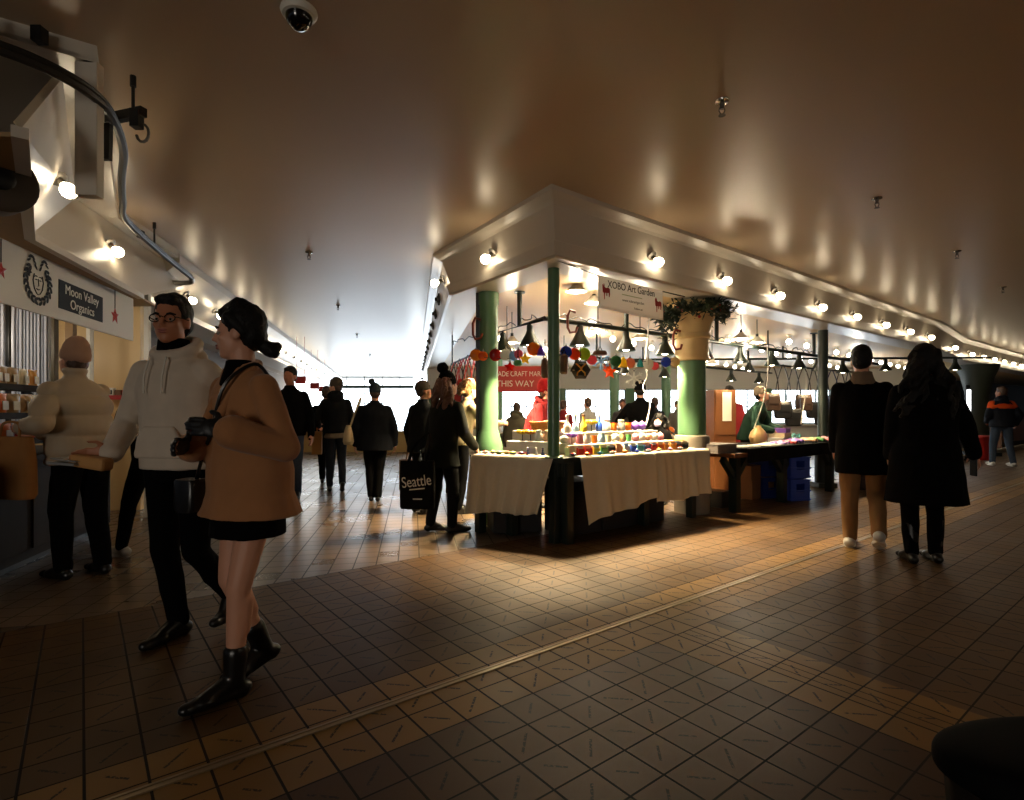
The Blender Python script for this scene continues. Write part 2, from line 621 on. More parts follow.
def window(n, x0, x1, y, z0, z1, nx, nz, label, t=0.05):
    m = MB()
    cx, cz = (x0 + x1) / 2, (z0 + z1) / 2
    for xx in (x0, x1): m.box((xx, y, cz), (t * 1.6, 0.1, z1 - z0))
    for zz in (z0, z1): m.box((cx, y, zz), (x1 - x0, 0.1, t * 1.4))
    for i in range(1, nx): m.box((x0 + (x1 - x0) * i / nx, y, cz), (t * 0.6, 0.06, z1 - z0))
    for i in range(1, nz): m.box((cx, y, z0 + (z1 - z0) * i / nz), (x1 - x0, 0.06, t * 0.6))
    o = struct('window_%d' % n, m, frm, label, smooth=False)
    g = MB().box((cx, y + 0.01, cz), (x1 - x0, 0.008, z1 - z0))
    p = g.build('pane', pane, o, smooth=False)
    return o


xs = [-2.55, -0.6, 1.5, 3.6, 5.7, 7.8, 9.9, 12.0]
for i in range(7):
    window(i + 1, xs[i] + 0.12, xs[i + 1] - 0.12, YB, 0.86, 1.92, 4, 2, 'gridded window behind the stalls, %s from the hall' % ordn(i), t=0.045)
mp = MB()
for x in xs: mp.box((x, YB, 1.39), (0.24, 0.18, 1.1))
struct('trim_6', mp, greenp, 'green posts between the stall windows', smooth=False)
window(8, -9.9, -3.2, 30.0, 0.0, 2.55, 7, 3, 'tall gridded window wall at the end of the hall', t=0.07)
window(9, -9.9, -3.2, 30.0, 2.62, 3.12, 7, 1, 'strip of high windows at the end of the hall', t=0.07)


def area(name, loc, rot, sx, sy, power, col):
    l = bpy.data.lights.new(name, 'AREA')
    l.shape = 'RECTANGLE'
    l.size, l.size_y, l.energy, l.color = sx, sy, power, col
    o = bpy.data.objects.new(name, l)
    o.location, o.rotation_euler = loc, rot
    COL.objects.link(o)
    return o


# daylight outside the windows
skym = mat('overcast_sky', (0.8, 0.9, 1, 1), 1.0, emit=7.0, ecol=(0.86, 0.94, 1, 1))
sk = MB().prism([(-16, 33.5, -1), (2, 33.5, -1), (2, 33.5, 7), (-16, 33.5, 7)], (0, 0.05, 0))
tag(sk.build('sky_backdrop', skym, smooth=False), 'bright overcast sky outside the windows', None, None, 'structure')
sk2 = MB().prism([(-3.3, 18.6, -1), (12.2, 18.6, -1), (12.2, 18.6, 2.5), (-3.3, 18.6, 2.5)], (0, 0.05, 0))
tag(sk2.build('sky_backdrop', skym, smooth=False), 'bright overcast sky behind the stall windows', None, None, 'structure')
area('daylight_hall', (-6.55, 30.35, 1.5), (-PI / 2, 0, 0), 6.6, 2.8, 210, (0.86, 0.93, 1))
area('daylight_stalls', (4.7, 17.35, 1.4), (-PI / 2, 0, 0), 15, 1.0, 45, (0.9, 0.95, 1))


# ------------------------------------------------------------------ bulbs on the soffits
def make_bulb(label, loc, d, group, lit=True):
    """rosette, socket and globe, standing out from the surface along d"""
    d = V(d).normalized()
    t = thing('globe_light', label, 'light', loc, 0, group)
    x, y = orth(d)
    R = Matrix((x, y, d)).transposed()
    MB().lathe((0, 0, 0), [(0.001, 0.0), (0.052, 0.0), (0.055, 0.008), (0.04, 0.016), (0.022, 0.02), (0.001, 0.02)], 16, R=R).build('rosette', greysteel, t)
    MB().cyl(d * 0.018, d * 0.065, 0.02, 0.024).build('socket', greysteel, t)
    if lit:
        MB().lathe((0, 0, 0), [(0.001, 0.062), (0.02, 0.064), (0.026, 0.076), (0.044, 0.10), (0.049, 0.125), (0.04, 0.15), (0.02, 0.165), (0.001, 0.168)], 16, R=R).build('bulb', bulb_m, t)
    return t


nR, nC = rn(C0, A0), rn(E0, C0)
dn = lambda n: (n * 0.75 - UP * 0.66)
protoL = None
for k in range(8):
    q = C0 + RD * (1.36 + 1.285 * k)
    ax = (A0 - C0).normalized()
    q = C0 + ax * (1.36 + 1.285 * k) + nR * 0.004 + UP * 2.80
    if k == 0:
        protoL = make_bulb('lit globe bulb on the long soffit, first from the stall corner', q, dn(nR), 'globe bulbs on the long soffit')
    else:
        dup(protoL, q, None, 'lit globe bulb on the long soffit, %s from the stall corner' % ordn(k))
make_bulb('lone lit globe bulb on the short soffit face left of the corner', (E0.lerp(C0, 0.56) + nC * 0.006 + UP * 2.84), dn(nC), None)
nB = rn(B0, D0)
for k in range(9):
    q = B0 + (D0 - B0).normalized() * (0.4 + 1.15 * k) + nB * 0.02 + UP * 2.80
    dup(protoL, q, None, 'lit globe bulb on the far right soffit, %s from its near end' % ordn(k), 'globe bulbs on the far right soffit')
q = A0.lerp(B0, 0.45) + rn(A0, B0) * 0.01 + UP * 2.78
dup(protoL, q, None, 'lit globe bulb on the angled soffit between the two long runs', 'globe bulb on the angled soffit').pop('group', None)
# right side of the hall: star-shaped holders along the bright soffit
nH = rn(HF0, E0)
starproto = None
for k in range(13):
    s_ = 0.35 + 1.22 * k
    a, b = E0 + HD * s_, E1 + HD * s_
    q = a.lerp(b, 0.45) + nH * 0.015 + UP * (CE + (SB - CE) * 0.45)
    if k == 0:
        make_bulb('lit globe bulb on the hall soffit, nearest the corner', q, nH * 0.9 - UP * 0.4, None)
        continue
    if starproto is None:
        starproto = thing('lamp_holder', 'dark star-shaped lamp holder on the right hall soffit, first past the lit bulb', 'lamp holder', q, 0, 'star-shaped lamp holders in the hall')
        m = MB()
        for ang in (45, 135):
            w = HD * math.cos(math.radians(ang)) + UP * math.sin(math.radians(ang))
            m.cap(w * -0.085, w * 0.085, 0.018, 0.018, 8)
        m.cyl(nH * -0.01, nH * 0.03, 0.05)
        m.build('rosette', greysteel, starproto)
        MB().cyl(nH * 0.02, nH * 0.06, 0.026).build('socket', blackm, starproto)
    else:
        dup(starproto, q, None, 'dark star-shaped lamp holder on the right hall soffit, %s past the lit bulb' % ordn(k - 1))
# left stall and hall
nf = V((0.62, 0.45, -0.62))
make_bulb('lit globe bulb on the sloping cove, above the white shop sign, nearest', W(58, 178, 3.62), V((0.55, -0.1, -0.6)), None)
make_bulb('lit globe bulb on the sloping cove, above the hanging star', W(109, 243, 5.15), V((0.6, 0.0, -0.6)), None)
hdir = (LFAR - L0).normalized()
for k in range(14):
    q = L0 + hdir * (0.9 + 1.25 * k) - ln_ * 0.22 + UP * 2.82
    lab = 'lit globe bulb on the left hall soffit, %s from its near end' % ordn(k)
    if k == 0:
        protoH = make_bulb(lab, q, ln_ * 0.7 - UP * 0.7, 'globe bulbs on the left hall soffit')
    else:
        dup(protoH, q, None, lab)

# ------------------------------------------------------------------ sprinklers, camera dome
spr = None
for i, (px, py, lab) in enumerate(((722, 101, 'largest sprinkler head on the ceiling, right of the soffit corner'),
                                   (877, 198, 'sprinkler head on the right ceiling, second along the aisle'),
                                   (957, 251, 'sprinkler head on the right ceiling, third along the aisle'),
                                   (1003, 287, 'sprinkler head on the right ceiling, near the frame edge'),
                                   (309, 252, 'sprinkler head on the hall ceiling, nearest one'),
                                   (338, 305, 'sprinkler head on the hall ceiling, second one'),
                                   (357, 334, 'sprinkler head on the hall ceiling, third one'),
                                   (370, 354, 'sprinkler head on the hall ceiling, fourth one'))):
    q = Zp(px, py, CE)
    if spr is None:
        spr = thing('sprinkler', lab, 'sprinkler', q, 0, 'ceiling sprinklers')
        MB().lathe((0, 0, 0), [(0.001, 0), (0.045, 0), (0.042, -0.008), (0.02, -0.014), (0.001, -0.014)], 16).build('escutcheon', chrome, spr)
        m = MB().cyl((0, 0, -0.01), (0, 0, -0.05), 0.016, 0.012)
        m.tube([(0.014, 0, -0.04), (0.018, 0, -0.06), (0.006, 0, -0.085)], 0.004, 6).tube([(-0.014, 0, -0.04), (-0.018, 0, -0.06), (-0.006, 0, -0.085)], 0.004, 6)
        m.build('body', greysteel, spr)
        MB().lathe((0, 0, -0.088), [(0.001, 0.003), (0.02, 0.003), (0.022, -0.002), (0.001, -0.002)], 16).build('deflector', greysteel, spr)
    else:
        dup(spr, q, None, lab)
q = Zp(299, 10, CE)
cam_t = thing('security_camera', 'black dome security camera on the ceiling at the top of the photo', 'camera', q)
MB().lathe((0, 0, 0), [(0.001, 0), (0.082, 0), (0.085, -0.012), (0.075, -0.03), (0.06, -0.034)], 28).build('base', white_enamel, cam_t)
MB().ell((0, 0, -0.03), (0.062, 0.062, 0.066), n=28, m=16).build('dome', mat('smoked_dome', S(10, 10, 12), 0.06, coat=0.5), cam_t)

# ================================================================== left stall
C = {'red': S(190, 40, 34), 'orange': S(230, 120, 40), 'yellow': S(236, 200, 60), 'lime': S(186, 206, 70), 'green': S(70, 140, 80), 'teal': S(60, 150, 150),
     'blue': S(56, 90, 190), 'pale blue': S(170, 205, 230), 'purple': S(120, 80, 180), 'pink': S(226, 140, 150), 'peach': S(238, 180, 140), 'white': S(232, 228, 220),
     'cream': S(228, 212, 170), 'brown': S(110, 74, 46), 'black': S(24, 24, 26), 'grey': S(130, 130, 128), 'navy': S(34, 44, 92), 'amber': S(220, 150, 40), 'tan': S(176, 144, 98), 'dark brown': S(50, 32, 22)}


def cm(n, rough=0.45):
    return mat('colour_' + n.replace(' ', '_'), C[n], rough)


# shop sign
A, B = V((-3.34, 3.02, 1.975)), V((-4.03, 5.88, 1.975))
dS = (B - A).normalized()
nS = V((dS.y, -dS.x, 0))
sg = thing('shop_sign', 'long white hanging shop sign with a leafy face emblem and dark name panel', 'sign', (A + B) / 2)
o0 = (A + B) / 2
MB().beam((A - o0) + UP * 0.225, (B - o0) + UP * 0.225, 0.02, 0.45).build('board', sign_white, sg, smooth=False)


def on_sign(px, z=2.2):   # point on the front face of the sign for a picture column
    k = (px - 512) / F
    t = (k * A.y - A.x) / (dS.x - k * dS.y)
    return A + dS * t + nS * 0.012 + UP * (z - A.z) - o0


pa, pb = on_sign(57), on_sign(101)
L = (pb - pa).length
cpt = (pa + pb) / 2
MB().beam(pa + UP * 0.005 - UP * 0.02, pb - UP * 0.02, 0.006, 0.235).build('name_panel', charcoal, sg, smooth=False)
M = frame(cpt + nS * 0.005 + UP * 0.035, dS, UP)
text_obj('lettering', 'Moon Valley', 0.112, print_white, sg, M, 0.001, sx=min(1.6, L * 0.82 / 0.6))
M = frame(cpt + nS * 0.005 - UP * 0.075, dS, UP)
text_obj('lettering', 'Organics', 0.112, print_white, sg, M, 0.001, sx=min(1.6, L * 0.82 / 0.6))
ec = on_sign(36, 2.205)
em = MB()
P2 = lambda a, b: ec + dS * a + UP * b + nS * 0.003


def leaf2(mb, c, ang, l, w_):
    ca, sa = math.cos(ang), math.sin(ang)
    pts = []
    for k in range(10):
        t = 2 * PI * k / 10
        x, y = l / 2 * math.cos(t), w_ / 2 * math.sin(t) * (1 - 0.35 * math.cos(t))
        pts.append(P2(c[0] + x * ca - y * sa, c[1] + x * sa + y * ca))
    mb.prism(pts, nS * 0.002)


for k in range(20):
    t = math.radians(-80 + k * 360 / 20)
    if 60 < math.degrees(t) < 120: continue
    for r_, o_ in ((0.155, 0.5), (0.125, -0.5)):
        leaf2(em, (r_ * math.cos(t) * 1.1, r_ * math.sin(t)), t + PI / 2 + o_ * (1 if math.cos(t) > 0 else -1), 0.055, 0.024)
for sx in (-1, 1):
    for k in range(6):
        t = k / 5
        leaf2(em, (sx * (0.03 + 0.085 * t), 0.115 + 0.07 * math.sin(t * 2.6)), sx * (0.9 - t * 1.4), 0.05, 0.018)
    for k in range(5):
        t = 2 * PI * k / 5
        leaf2(em, (sx * 0.12 + 0.022 * math.cos(t), 0.06 + 0.022 * math.sin(t)), t, 0.03, 0.02)
    leaf2(em, (sx * 0.026, 0.02), 0.0, 0.026, 0.009)
    em.tube([P2(sx * 0.05, 0.06), P2(sx * 0.066, 0.01), P2(sx * 0.05, -0.05), P2(sx * 0.018, -0.085), P2(0, -0.09)], 0.0035, 5)
    em.tube([P2(sx * 0.012, 0.045), P2(sx * 0.03, 0.05), P2(sx * 0.045, 0.04)], 0.003, 5)
em.tube([P2(0, 0.03), P2(0.008, -0.02), P2(-0.004, -0.025)], 0.003, 5)
em.tube([P2(-0.02, -0.048), P2(0, -0.053), P2(0.02, -0.046)], 0.0035, 5)
em.build('emblem', charcoal, sg, smooth=False)
wires = MB()
for px in (12, 70, 125):
    p = on_sign(px, 2.42) - nS * 0.012
    wires.cyl(p, p + UP * 0.03, 0.004)
wires.build('hook', blackm, sg)


def star(mb, c, R, r, n, th, rx, up, k=5, rot=PI / 2):
    pts = []
    for i in range(2 * k):
        q = R if i % 2 == 0 else r
        a = rot + PI * i / k
        pts.append(V(c) + V(rx) * (q * math.cos(a)) + V(up) * (q * math.sin(a)))
    c1, c2 = V(c) + V(n) * th, V(c) - V(n) * th
    b = len(pts)
    mb.add(pts + [c1, c2], [(i, (i + 1) % b, b) for i in range(b)] + [((i + 1) % b, i, b + 1) for i in range(b)])


sp_ = W(115, 316, 5.25)
stt = thing('star_ornament', 'small red star hanging on a string before the white shop sign', 'ornament', sp_)
m = MB()
star(m, (0, 0, 0), 0.085, 0.036, nS, 0.018, dS, UP)
m.build('star', red_paint, stt, smooth=False)
MB().cyl((0, 0, 0.07), (0, 0, 0.25), 0.004, n=6).build('string', blackm, stt)
sp_ = W(1, 270, 3.55)
stt = thing('star_ornament', 'dark red star hanging at the left edge before the white shop sign', 'ornament', sp_)
m = MB()
star(m, (0, 0, 0), 0.06, 0.026, nS, 0.014, dS, UP)
m.build('star', red_paint, stt, smooth=False)
MB().cyl((0, 0, 0.05), (0, 0, 0.2), 0.004, n=6).build('string', blackm, stt)

# curved ceiling track
zr = 2.85
tp = [V((-3.6, 2.05, zr)), V((-2.75, 2.25, zr)), V((-2.36, 2.45, zr)), V((-2.19, 2.68, zr)), V((-2.18, 2.98, zr)), V((-2.40, 3.42, zr)), V((-2.72, 3.86, zr)), V((-3.02, 4.30, zr)), V((-3.30, 4.75, zr)), V((-3.62, 5.75, zr)), V((-3.90, 6.74, zr))]


def smoothpath(p, n=5):
    out = []
    for i in range(len(p) - 1):
        p0, p1, p2, p3 = p[max(i - 1, 0)], p[i], p[i + 1], p[min(i + 2, len(p) - 1)]
        for k in range(n):
            t = k / n
            out.append(0.5 * ((2 * p1) + (p2 - p0) * t + (2 * p0 - 5 * p1 + 4 * p2 - p3) * t * t + (3 * p1 - p0 - 3 * p2 + p3) * t ** 3))
    return out + [p[-1]]


tr = thing('door_track', 'curved dark metal track hanging from the ceiling over the left stall', 'track', (-2.4, 3.4, zr))
oz = V((-2.4, 3.4, zr))
path = [p - oz for p in smoothpath(tp)]
m = MB()
m.tube(path, 0.024, 8)
m.tube([p + UP * 0.03 for p in path], 0.014, 6)
m.build('rail', mat('dark_track', S(44, 39, 33), 0.5, 0.4), tr)
for pp in (V((-2.46, 2.55, 0)), V((-2.12, 3.1, 0)), V((-3.1, 4.42, 0)), V((-3.55, 5.5, 0))):
    m = MB().cyl(pp + UP * (zr + 0.02) - oz, pp + UP * 3.10 - oz, 0.009, n=8)
    m.cyl(pp + UP * 3.04 - oz, pp + UP * 3.10 - oz, 0.016, n=8)
    m.build('hanger_rod', blackm, tr)
MB().beam(V((-2.32, 3.18, 2.90)) - oz, V((-2.06, 3.1, 2.90)) - oz, 0.04, 0.05).box(V((-2.1, 3.1, 2.86)) - oz, (0.05, 0.05, 0.1)).build('bracket', blackm, tr, smooth=False)
m = MB().tube([V((-2.08, 3.12, 2.84)) - oz + V((0.035 * math.sin(a), 0, -0.05 + 0.05 * math.cos(a))) for a in [i * 0.5 for i in range(10)]], 0.008, 6)
m.build('chain_loop', greysteel, tr)
m = MB().beam(V((-2.95, 2.12, 2.95)) - oz, V((-2.36, 2.42, 2.95)) - oz, 0.16, 0.14)
m.build('motor_box', greysteel, tr, smooth=False, bevel=0.008)
MB().beam(W(107, 124, 3.1) - oz, W(106, 160, 3.1) - oz, 0.03, 0.05).build('strap', blackm, tr, smooth=False)
for q_ in (V((-2.32, 2.72, 3.07)), V((-3.72, 5.55, 3.0))):
    MB().box(q_ - oz, (0.05, 0.05, 0.07)).build('clip', blackm, tr, smooth=False)
hk = [V((-3.90, 6.74, zr)), V((-3.98, 6.85, zr - 0.03)), V((-4.2, 6.8, zr - 0.04)), V((-4.5, 6.7, zr - 0.03))]
MB().tube([p - oz for p in smoothpath(hk)], 0.03, 8).build('end_hook', steel, tr)

# dark drum by the left edge
dr = thing('hose_drum', 'dark round drum hanging high at the left edge of the stall', 'drum', W(-4, 182, 2.75))
R_ = Matrix.Rotation(PI / 2, 3, 'Y') @ Matrix.Rotation(0.5, 3, 'X')
MB().lathe((0, 0, 0), [(0.02, -0.06), (0.13, -0.07), (0.155, -0.06), (0.155, 0.06), (0.13, 0.07), (0.02, 0.06)], 28, R=R_, close=True).build('drum', mat('drum_dark', S(58, 50, 42), 0.4, 0.4), dr)
MB().lathe((0, 0, 0), [(0.03, -0.1), (0.05, -0.09), (0.05, 0.09), (0.03, 0.1)], 16, R=R_, close=True).build('hub', blackm, dr)
MB().cyl((0, 0, 0.15), (0, 0, 0.42), 0.012).build('hanger', blackm, dr)

# pleated curtain and posts behind the stall
cu_m = mat('pale_curtain', S(206, 212, 226), 0.7, var=0.05)


def pleats(name, p0, p1, z0, z1, label, n=22):
    p0, p1 = V((p0.x, p0.y, 0)), V((p1.x, p1.y, 0))
    d = (p1 - p0)
    nn = V((d.y, -d.x, 0)).normalized()

    def fn(u, v):
        return p0 + d * u + nn * (0.03 * math.sin(u * n * 2 * PI) + 0.01 * math.sin(u * 31 + 1)) + UP * (z1 + (z0 - z1) * v)
    m = MB().grid(fn, n * 8, 3)
    o = m.build(name, cu_m)
    md = o.modifiers.new('solid', 'SOLIDIFY')
    md.thickness = 0.006
    return tag(o, label, 'curtain', 'pale pleated curtains of the left stall')


pleats('stall_curtain', W(-25, 300, 5.55) * 1.0, W(5, 300, 5.75), 0.9, 2.4, 'pale pleated curtain at the left frame edge behind the stall', 7)
pleats('stall_curtain', W(12, 300, 5.8), W(51, 300, 6.05), 0.9, 2.4, 'pale pleated curtain behind the person in the tan beanie', 11)
for px, wd, mm, lab in ((8.5, 0.06, blackm, 'slim dark post between the two pale curtains'), (54, 0.06, mat('olive_post', S(88, 78, 54), 0.5), 'olive post right of the pale curtain'),
                        (71, 0.09, mat('brown_post', S(128, 98, 58), 0.5), 'brown post on the cream wall above the beanie'), (90, 0.045, white_enamel, 'narrow white strip on the cream wall right of the beanie')):
    p = W(px, 300, 6.2)
    m = MB().box((0, 0, 1.35), (wd, 0.06, 2.7)).box((0, 0, 0.02), (wd * 1.3, 0.08, 0.04))
    tag(m.build('stall_post', mm, loc=(p.x, p.y, 0), smooth=False, bevel=0.004), lab, 'post')
p = Zp(147.5, 300, 2.0)
p = W(147.5, 300, 6.45)
m = MB().box((0, 0, 1.5), (0.05, 0.05, 3.0)).box((0, 0, 0.03), (0.07, 0.07, 0.06))
tag(m.build('corner_post', white_enamel, loc=(p.x, p.y, 0), smooth=False), 'white corner post at the end of the cream wall', 'post')

# counter of the left stall
ca, cb_ = V((-3.32, 2.9, 0)), V((-4.10, 5.75, 0))
dC = (cb_ - ca).normalized()
nL = V((-dC.y, dC.x, 0))
if nL.x > 0: nL = -nL
ct_ = thing('stall_counter', 'long dark wooden counter of the left produce stall', 'counter', ca)
LC = (cb_ - ca).length
m = MB().beam(nL * 0.45 + UP * 0.46, dC * LC + nL * 0.45 + UP * 0.46, 0.78, 0.76)
m.build('body', darkwood, ct_, smooth=False)
MB().beam(nL * 0.45 + UP * 0.86, dC * (LC + 0.03) + nL * 0.45 + UP * 0.86, 0.9, 0.05).build('worktop', darkwood, ct_, smooth=False, bevel=0.006)
MB().beam(nL * 0.5 + UP * 0.04, dC * LC + nL * 0.5 + UP * 0.04, 0.7, 0.08).build('plinth', blackm, ct_, smooth=False)
for i in range(6):
    q = dC * (LC * (i + 0.5) / 6) + nL * 0.05 + UP * 0.46
    MB().beam(q - dC * 0.2, q + dC * 0.2, 0.015, 0.62).build('front_panel', mat('panel_wood', S(40, 31, 23), 0.75, var=0.3, spec=.2), ct_, smooth=False, bevel=0.004)

# stepped shelves with packets
sh = thing('stepped_rack', 'black stepped display rack on the produce counter', 'rack', ca + dC * 0.85 - nL * 0.10 + UP * 0.885)
rowdef = []
for i, (z, off) in enumerate(((0.10, 0.18), (0.29, 0.36), (0.53, 0.56))):
    m = MB().beam(dC * 0.0 + nL * off + UP * z, dC * 1.62 + nL * off + UP * z, 0.2, 0.02)
    m.beam(dC * 0.0 + nL * (off - 0.1) + UP * (z + 0.015), dC * 1.62 + nL * (off - 0.1) + UP * (z + 0.015), 0.01, 0.05)
    m.build('shelf', darkwood, sh, smooth=False)
    rowdef.append((z + 0.885 + 0.012, off))
m = MB()
for t in (0.02, 1.6):
    m.beam(dC * t + nL * 0.66 + UP * 0.0, dC * t + nL * 0.66 + UP * 0.6, 0.03, 0.03)
    m.beam(dC * t + nL * 0.1 + UP * 0.02, dC * t + nL * 0.66 + UP * 0.55, 0.02, 0.03)
m.build('side_frame', blackm, sh, smooth=False)
packcols = ['amber', 'orange', 'tan', 'red', 'amber', 'cream', 'orange', 'brown', 'amber', 'tan']


def packet(col, loc, rz, label, group, h=0.17, wdt=0.13):
    t = thing('snack_packet', label, 'packet', loc, rz, group)

    def fn(u, v):
        x = (u - 0.5) * wdt * (1 - 0.12 * math.sin(PI * v))
        th = 0.03 * math.sin(PI * min(1, max(0, u))) ** 0.7 * math.sin(PI * min(1, v * 0.92 + 0.04)) ** 0.6
        return x, th, v * h
    m = MB()
    m.grid(lambda u, v: V((fn(u, v)[0], -fn(u, v)[1], fn(u, v)[2])), 8, 8)
    m.grid(lambda u, v: V((fn(1 - u, v)[0], fn(u, v)[1], fn(u, v)[2])), 8, 8)
    m.box((0, 0, h), (wdt, 0.006, 0.02))
    m.build('bag', mat('packet_' + col, C[col], 0.28, var=0.15, scale=25), t)
    MB().box((0, -0.033, h * 0.5), (wdt * 0.5, 0.004, h * 0.4), R=Matrix.Rotation(-0.05, 3, 'X')).build('paper_label', print_white, t, smooth=False)
    return t


rz_ = math.atan2(dC.y, dC.x) + PI
names = ['lowest', 'middle', 'top']
for i, (z, off) in enumerate(rowdef):
    for k in range(11):
        q = ca - nL * 0.10 + dC * (0.94 + 0.145 * k + (0.02 if i == 1 else 0)) + nL * (off + random.uniform(-0.02, 0.02)) + UP * z
        c_ = packcols[(k * 3 + i * 4) % 10] if i else ['red', 'red', 'orange', 'red'][k % 4]
        packet(c_, q, math.atan2(dC.y, dC.x) + random.uniform(-.25, .25) , '%s snack packet, %s along the %s step of the black rack' % (c_, ordn(k), names[i]), 'packets on the %s step of the produce rack' % names[i], h=0.13 if i == 0 else 0.17)

for lx, ly, lz, le in ((-5.1, 4.9, 2.1, 20), (-5.6, 5.9, 2.0, 11)):
    l = bpy.data.lights.new('left_stall_lamp', 'POINT')
    l.energy, l.color, l.shadow_soft_size = le, (1, 0.86, 0.66), 0.12
    lo = bpy.data.objects.new('left_stall_lamp', l)
    lo.location = (lx, ly, lz)
    COL.objects.link(lo)

# wall shelf on the cream partition
ws = thing('wall_shelf', 'stepped cream shelf with a red edge on the cream wall behind the puffer jacket', 'shelf', W(128, 398, 6.3))
m = MB()
for i, (z, dd) in enumerate(((0.0, 0.12), (-0.16, 0.18), (-0.32, 0.24))):
    m.box((0, -dd / 2 + 0.06, z), (0.5, dd, 0.03))
m.box((0, 0.09, -0.1), (0.5, 0.02, 0.5))
m.build('boards', cream, ws, smooth=False)
MB().box((0, -0.068, 0.005), (0.5, 0.012, 0.05)).build('red_edge', red_paint, ws, smooth=False)
base = W(128, 398, 6.3)
for k in range(5):
    q = base + V((-0.2 + 0.085 * k, 0.02, 0.016))
    col = ['white', 'brown', 'red', 'brown', 'red'][k]
    m = MB().box((0, 0, 0.05), (0.072, 0.05, 0.10 if k == 0 else 0.075))
    o = m.build('small_box', cm(col), loc=q - UP * (0.0 if k == 0 else 0.0125), smooth=False, bevel=0.004)
    tag(o, '%s small box, %s on the red-edged wall shelf' % (col, ordn(k)), 'box', 'boxes on the red-edged wall shelf')
    if k == 0:
        MB().box((0, -0.027, 0.05), (0.045, 0.003, 0.05)).ell((0, -0.028, 0.05), (0.012, 0.004, 0.015), n=10, m=6).build('print', print_black, o, smooth=False)

# red signs and dark stalls along the left side of the hall
for k, (px, py, d) in enumerate(((300.5, 380, 11.5), (314.5, 386, 13.5), (322, 389, 16))):
    m = MB().box((0, 0, 0), (0.22, 0.03, 0.15)).cyl((-0.08, 0, 0.07), (-0.08, 0, 0.9 - 0.02 * k), 0.004, n=6).cyl((0.08, 0, 0.07), (0.08, 0, 0.9 - 0.02 * k), 0.004, n=6)
    tag(m.build('hanging_sign', red_paint, loc=W(px, py, d), smooth=False), 'small red hanging sign over the left hall stalls, %s from the front' % ordn(k), 'sign', 'red signs over the hall stalls')
for k in range(5):
    s_ = 2.5 + 4.0 * k
    q = L0 + hdir * s_ - ln_ * 1.15
    t = thing('market_table', 'dark cloth-covered table along the left of the hall, %s from the front' % ordn(k), 'table', q, math.atan2(hdir.y, hdir.x), 'tables along the left of the hall')
    MB().box((0, 0, 0.76), (3.2, 0.8, 0.04)).build('tabletop', darkwood, t, smooth=False)

    def fn(u, v, s_=1):
        return V(((u - 0.5) * 3.2, -0.41 + 0.012 * math.sin(u * 60) * v, 0.78 - 0.7 * v))
    m = MB().grid(fn, 80, 3)
    m.box((0, 0, 0.79), (3.22, 0.82, 0.01))
    c_ = m.build('tablecloth', mat('hall_cloth', S(52, 40, 40), 0.9), t)
    for sx in (-1, 1):
        for sy in (-1, 1):
            MB().box((sx * 1.5, sy * 0.34, 0.37), (0.05, 0.05, 0.74)).build('leg', darkwood, t, smooth=False)

# ================================================================== corner stall
TL, TC, TR = v2(-0.42, 5.50), v2(0.47, 5.07), v2(2.27, 6.35)
TZ = 0.795
tb = thing('stall_table', 'dark green corner table of the craft stall', 'table', TC)
o_ = TC
inn = [v2(2.27 - 0.42, 6.35 + 0.54), v2(0.35, 6.05), v2(-0.15, 6.2)]
m = MB().prism([p - o_ + UP * (TZ - 0.045) for p in (TL, TC, TR, *inn)], (0, 0, 0.045))
m.build('tabletop', greend, tb, smooth=False)
m = MB()
for a, b in ((TL, TC), (TC, TR)):
    n = rn(a, b)
    m.beam(a - n * 0.05 - o_ + UP * (TZ - 0.11), b - n * 0.05 - o_ + UP * (TZ - 0.11), 0.035, 0.13)
m.build('apron', greend, tb, smooth=False)
for p in (v2(0.515, 5.14), v2(0.40, 5.17), TL + v2(0.10, 0.12), TL + v2(0.42, 0.0), TR + v2(-0.20, 0.06), TR + v2(-0.85, -0.38)):
    MB().box(p - o_ + UP * ((TZ - 0.045) / 2), (0.085, 0.085, TZ - 0.045), rz=0.66).build('leg', greend, tb, smooth=False, bevel=0.006)


def drape(a, b, z0, zl, zr_, name, label, seed, flare=0.05, folds=9, left_slant=0.0, right_slant=0.0):
    """cloth that lies on the table edge a-b and hangs to zl / zr_"""
    d = b - a
    n = rn(a, b)
    L_ = d.length

    def fn(u, v):
        if v < 0.22:
            t = v / 0.22
            return a + d * u - n * (0.34 * (1 - t)) + UP * (z0 + 0.006 + 0.002 * math.sin(u * 40 + t * 5))
        t = (v - 0.22) / 0.78
        if t < 0.06:
            return a + d * u + n * (0.012 * math.sin(t / 0.06 * PI / 2)) + UP * (z0 + 0.006 - 0.02 * t / 0.06)
        t2 = (t - 0.06) / 0.94
        drop = z0 - 0.014 - (zl + (zr_ - zl) * u) + 0.012 * math.sin(u * 9 + seed)
        w_ = flare * t2 + 0.022 * t2 ** 0.7 * (math.sin(u * folds * 2 * PI + seed + 0.7 * math.sin(u * 7)) + 0.5 * math.sin(u * folds * 3.7 * PI + seed * 2))
        uu = u + (left_slant * (1 - u) + right_slant * u) * t2 / L_
        return a + d * uu + n * (0.018 + w_) + UP * (z0 - 0.014 - drop * t2)
    m = MB().grid(fn, 90, 40)
    o = m.build(name, linen)
    md = o.modifiers.new('solid', 'SOLIDIFY')
    md.thickness = 0.004
    return tag(o, label, 'tablecloth')


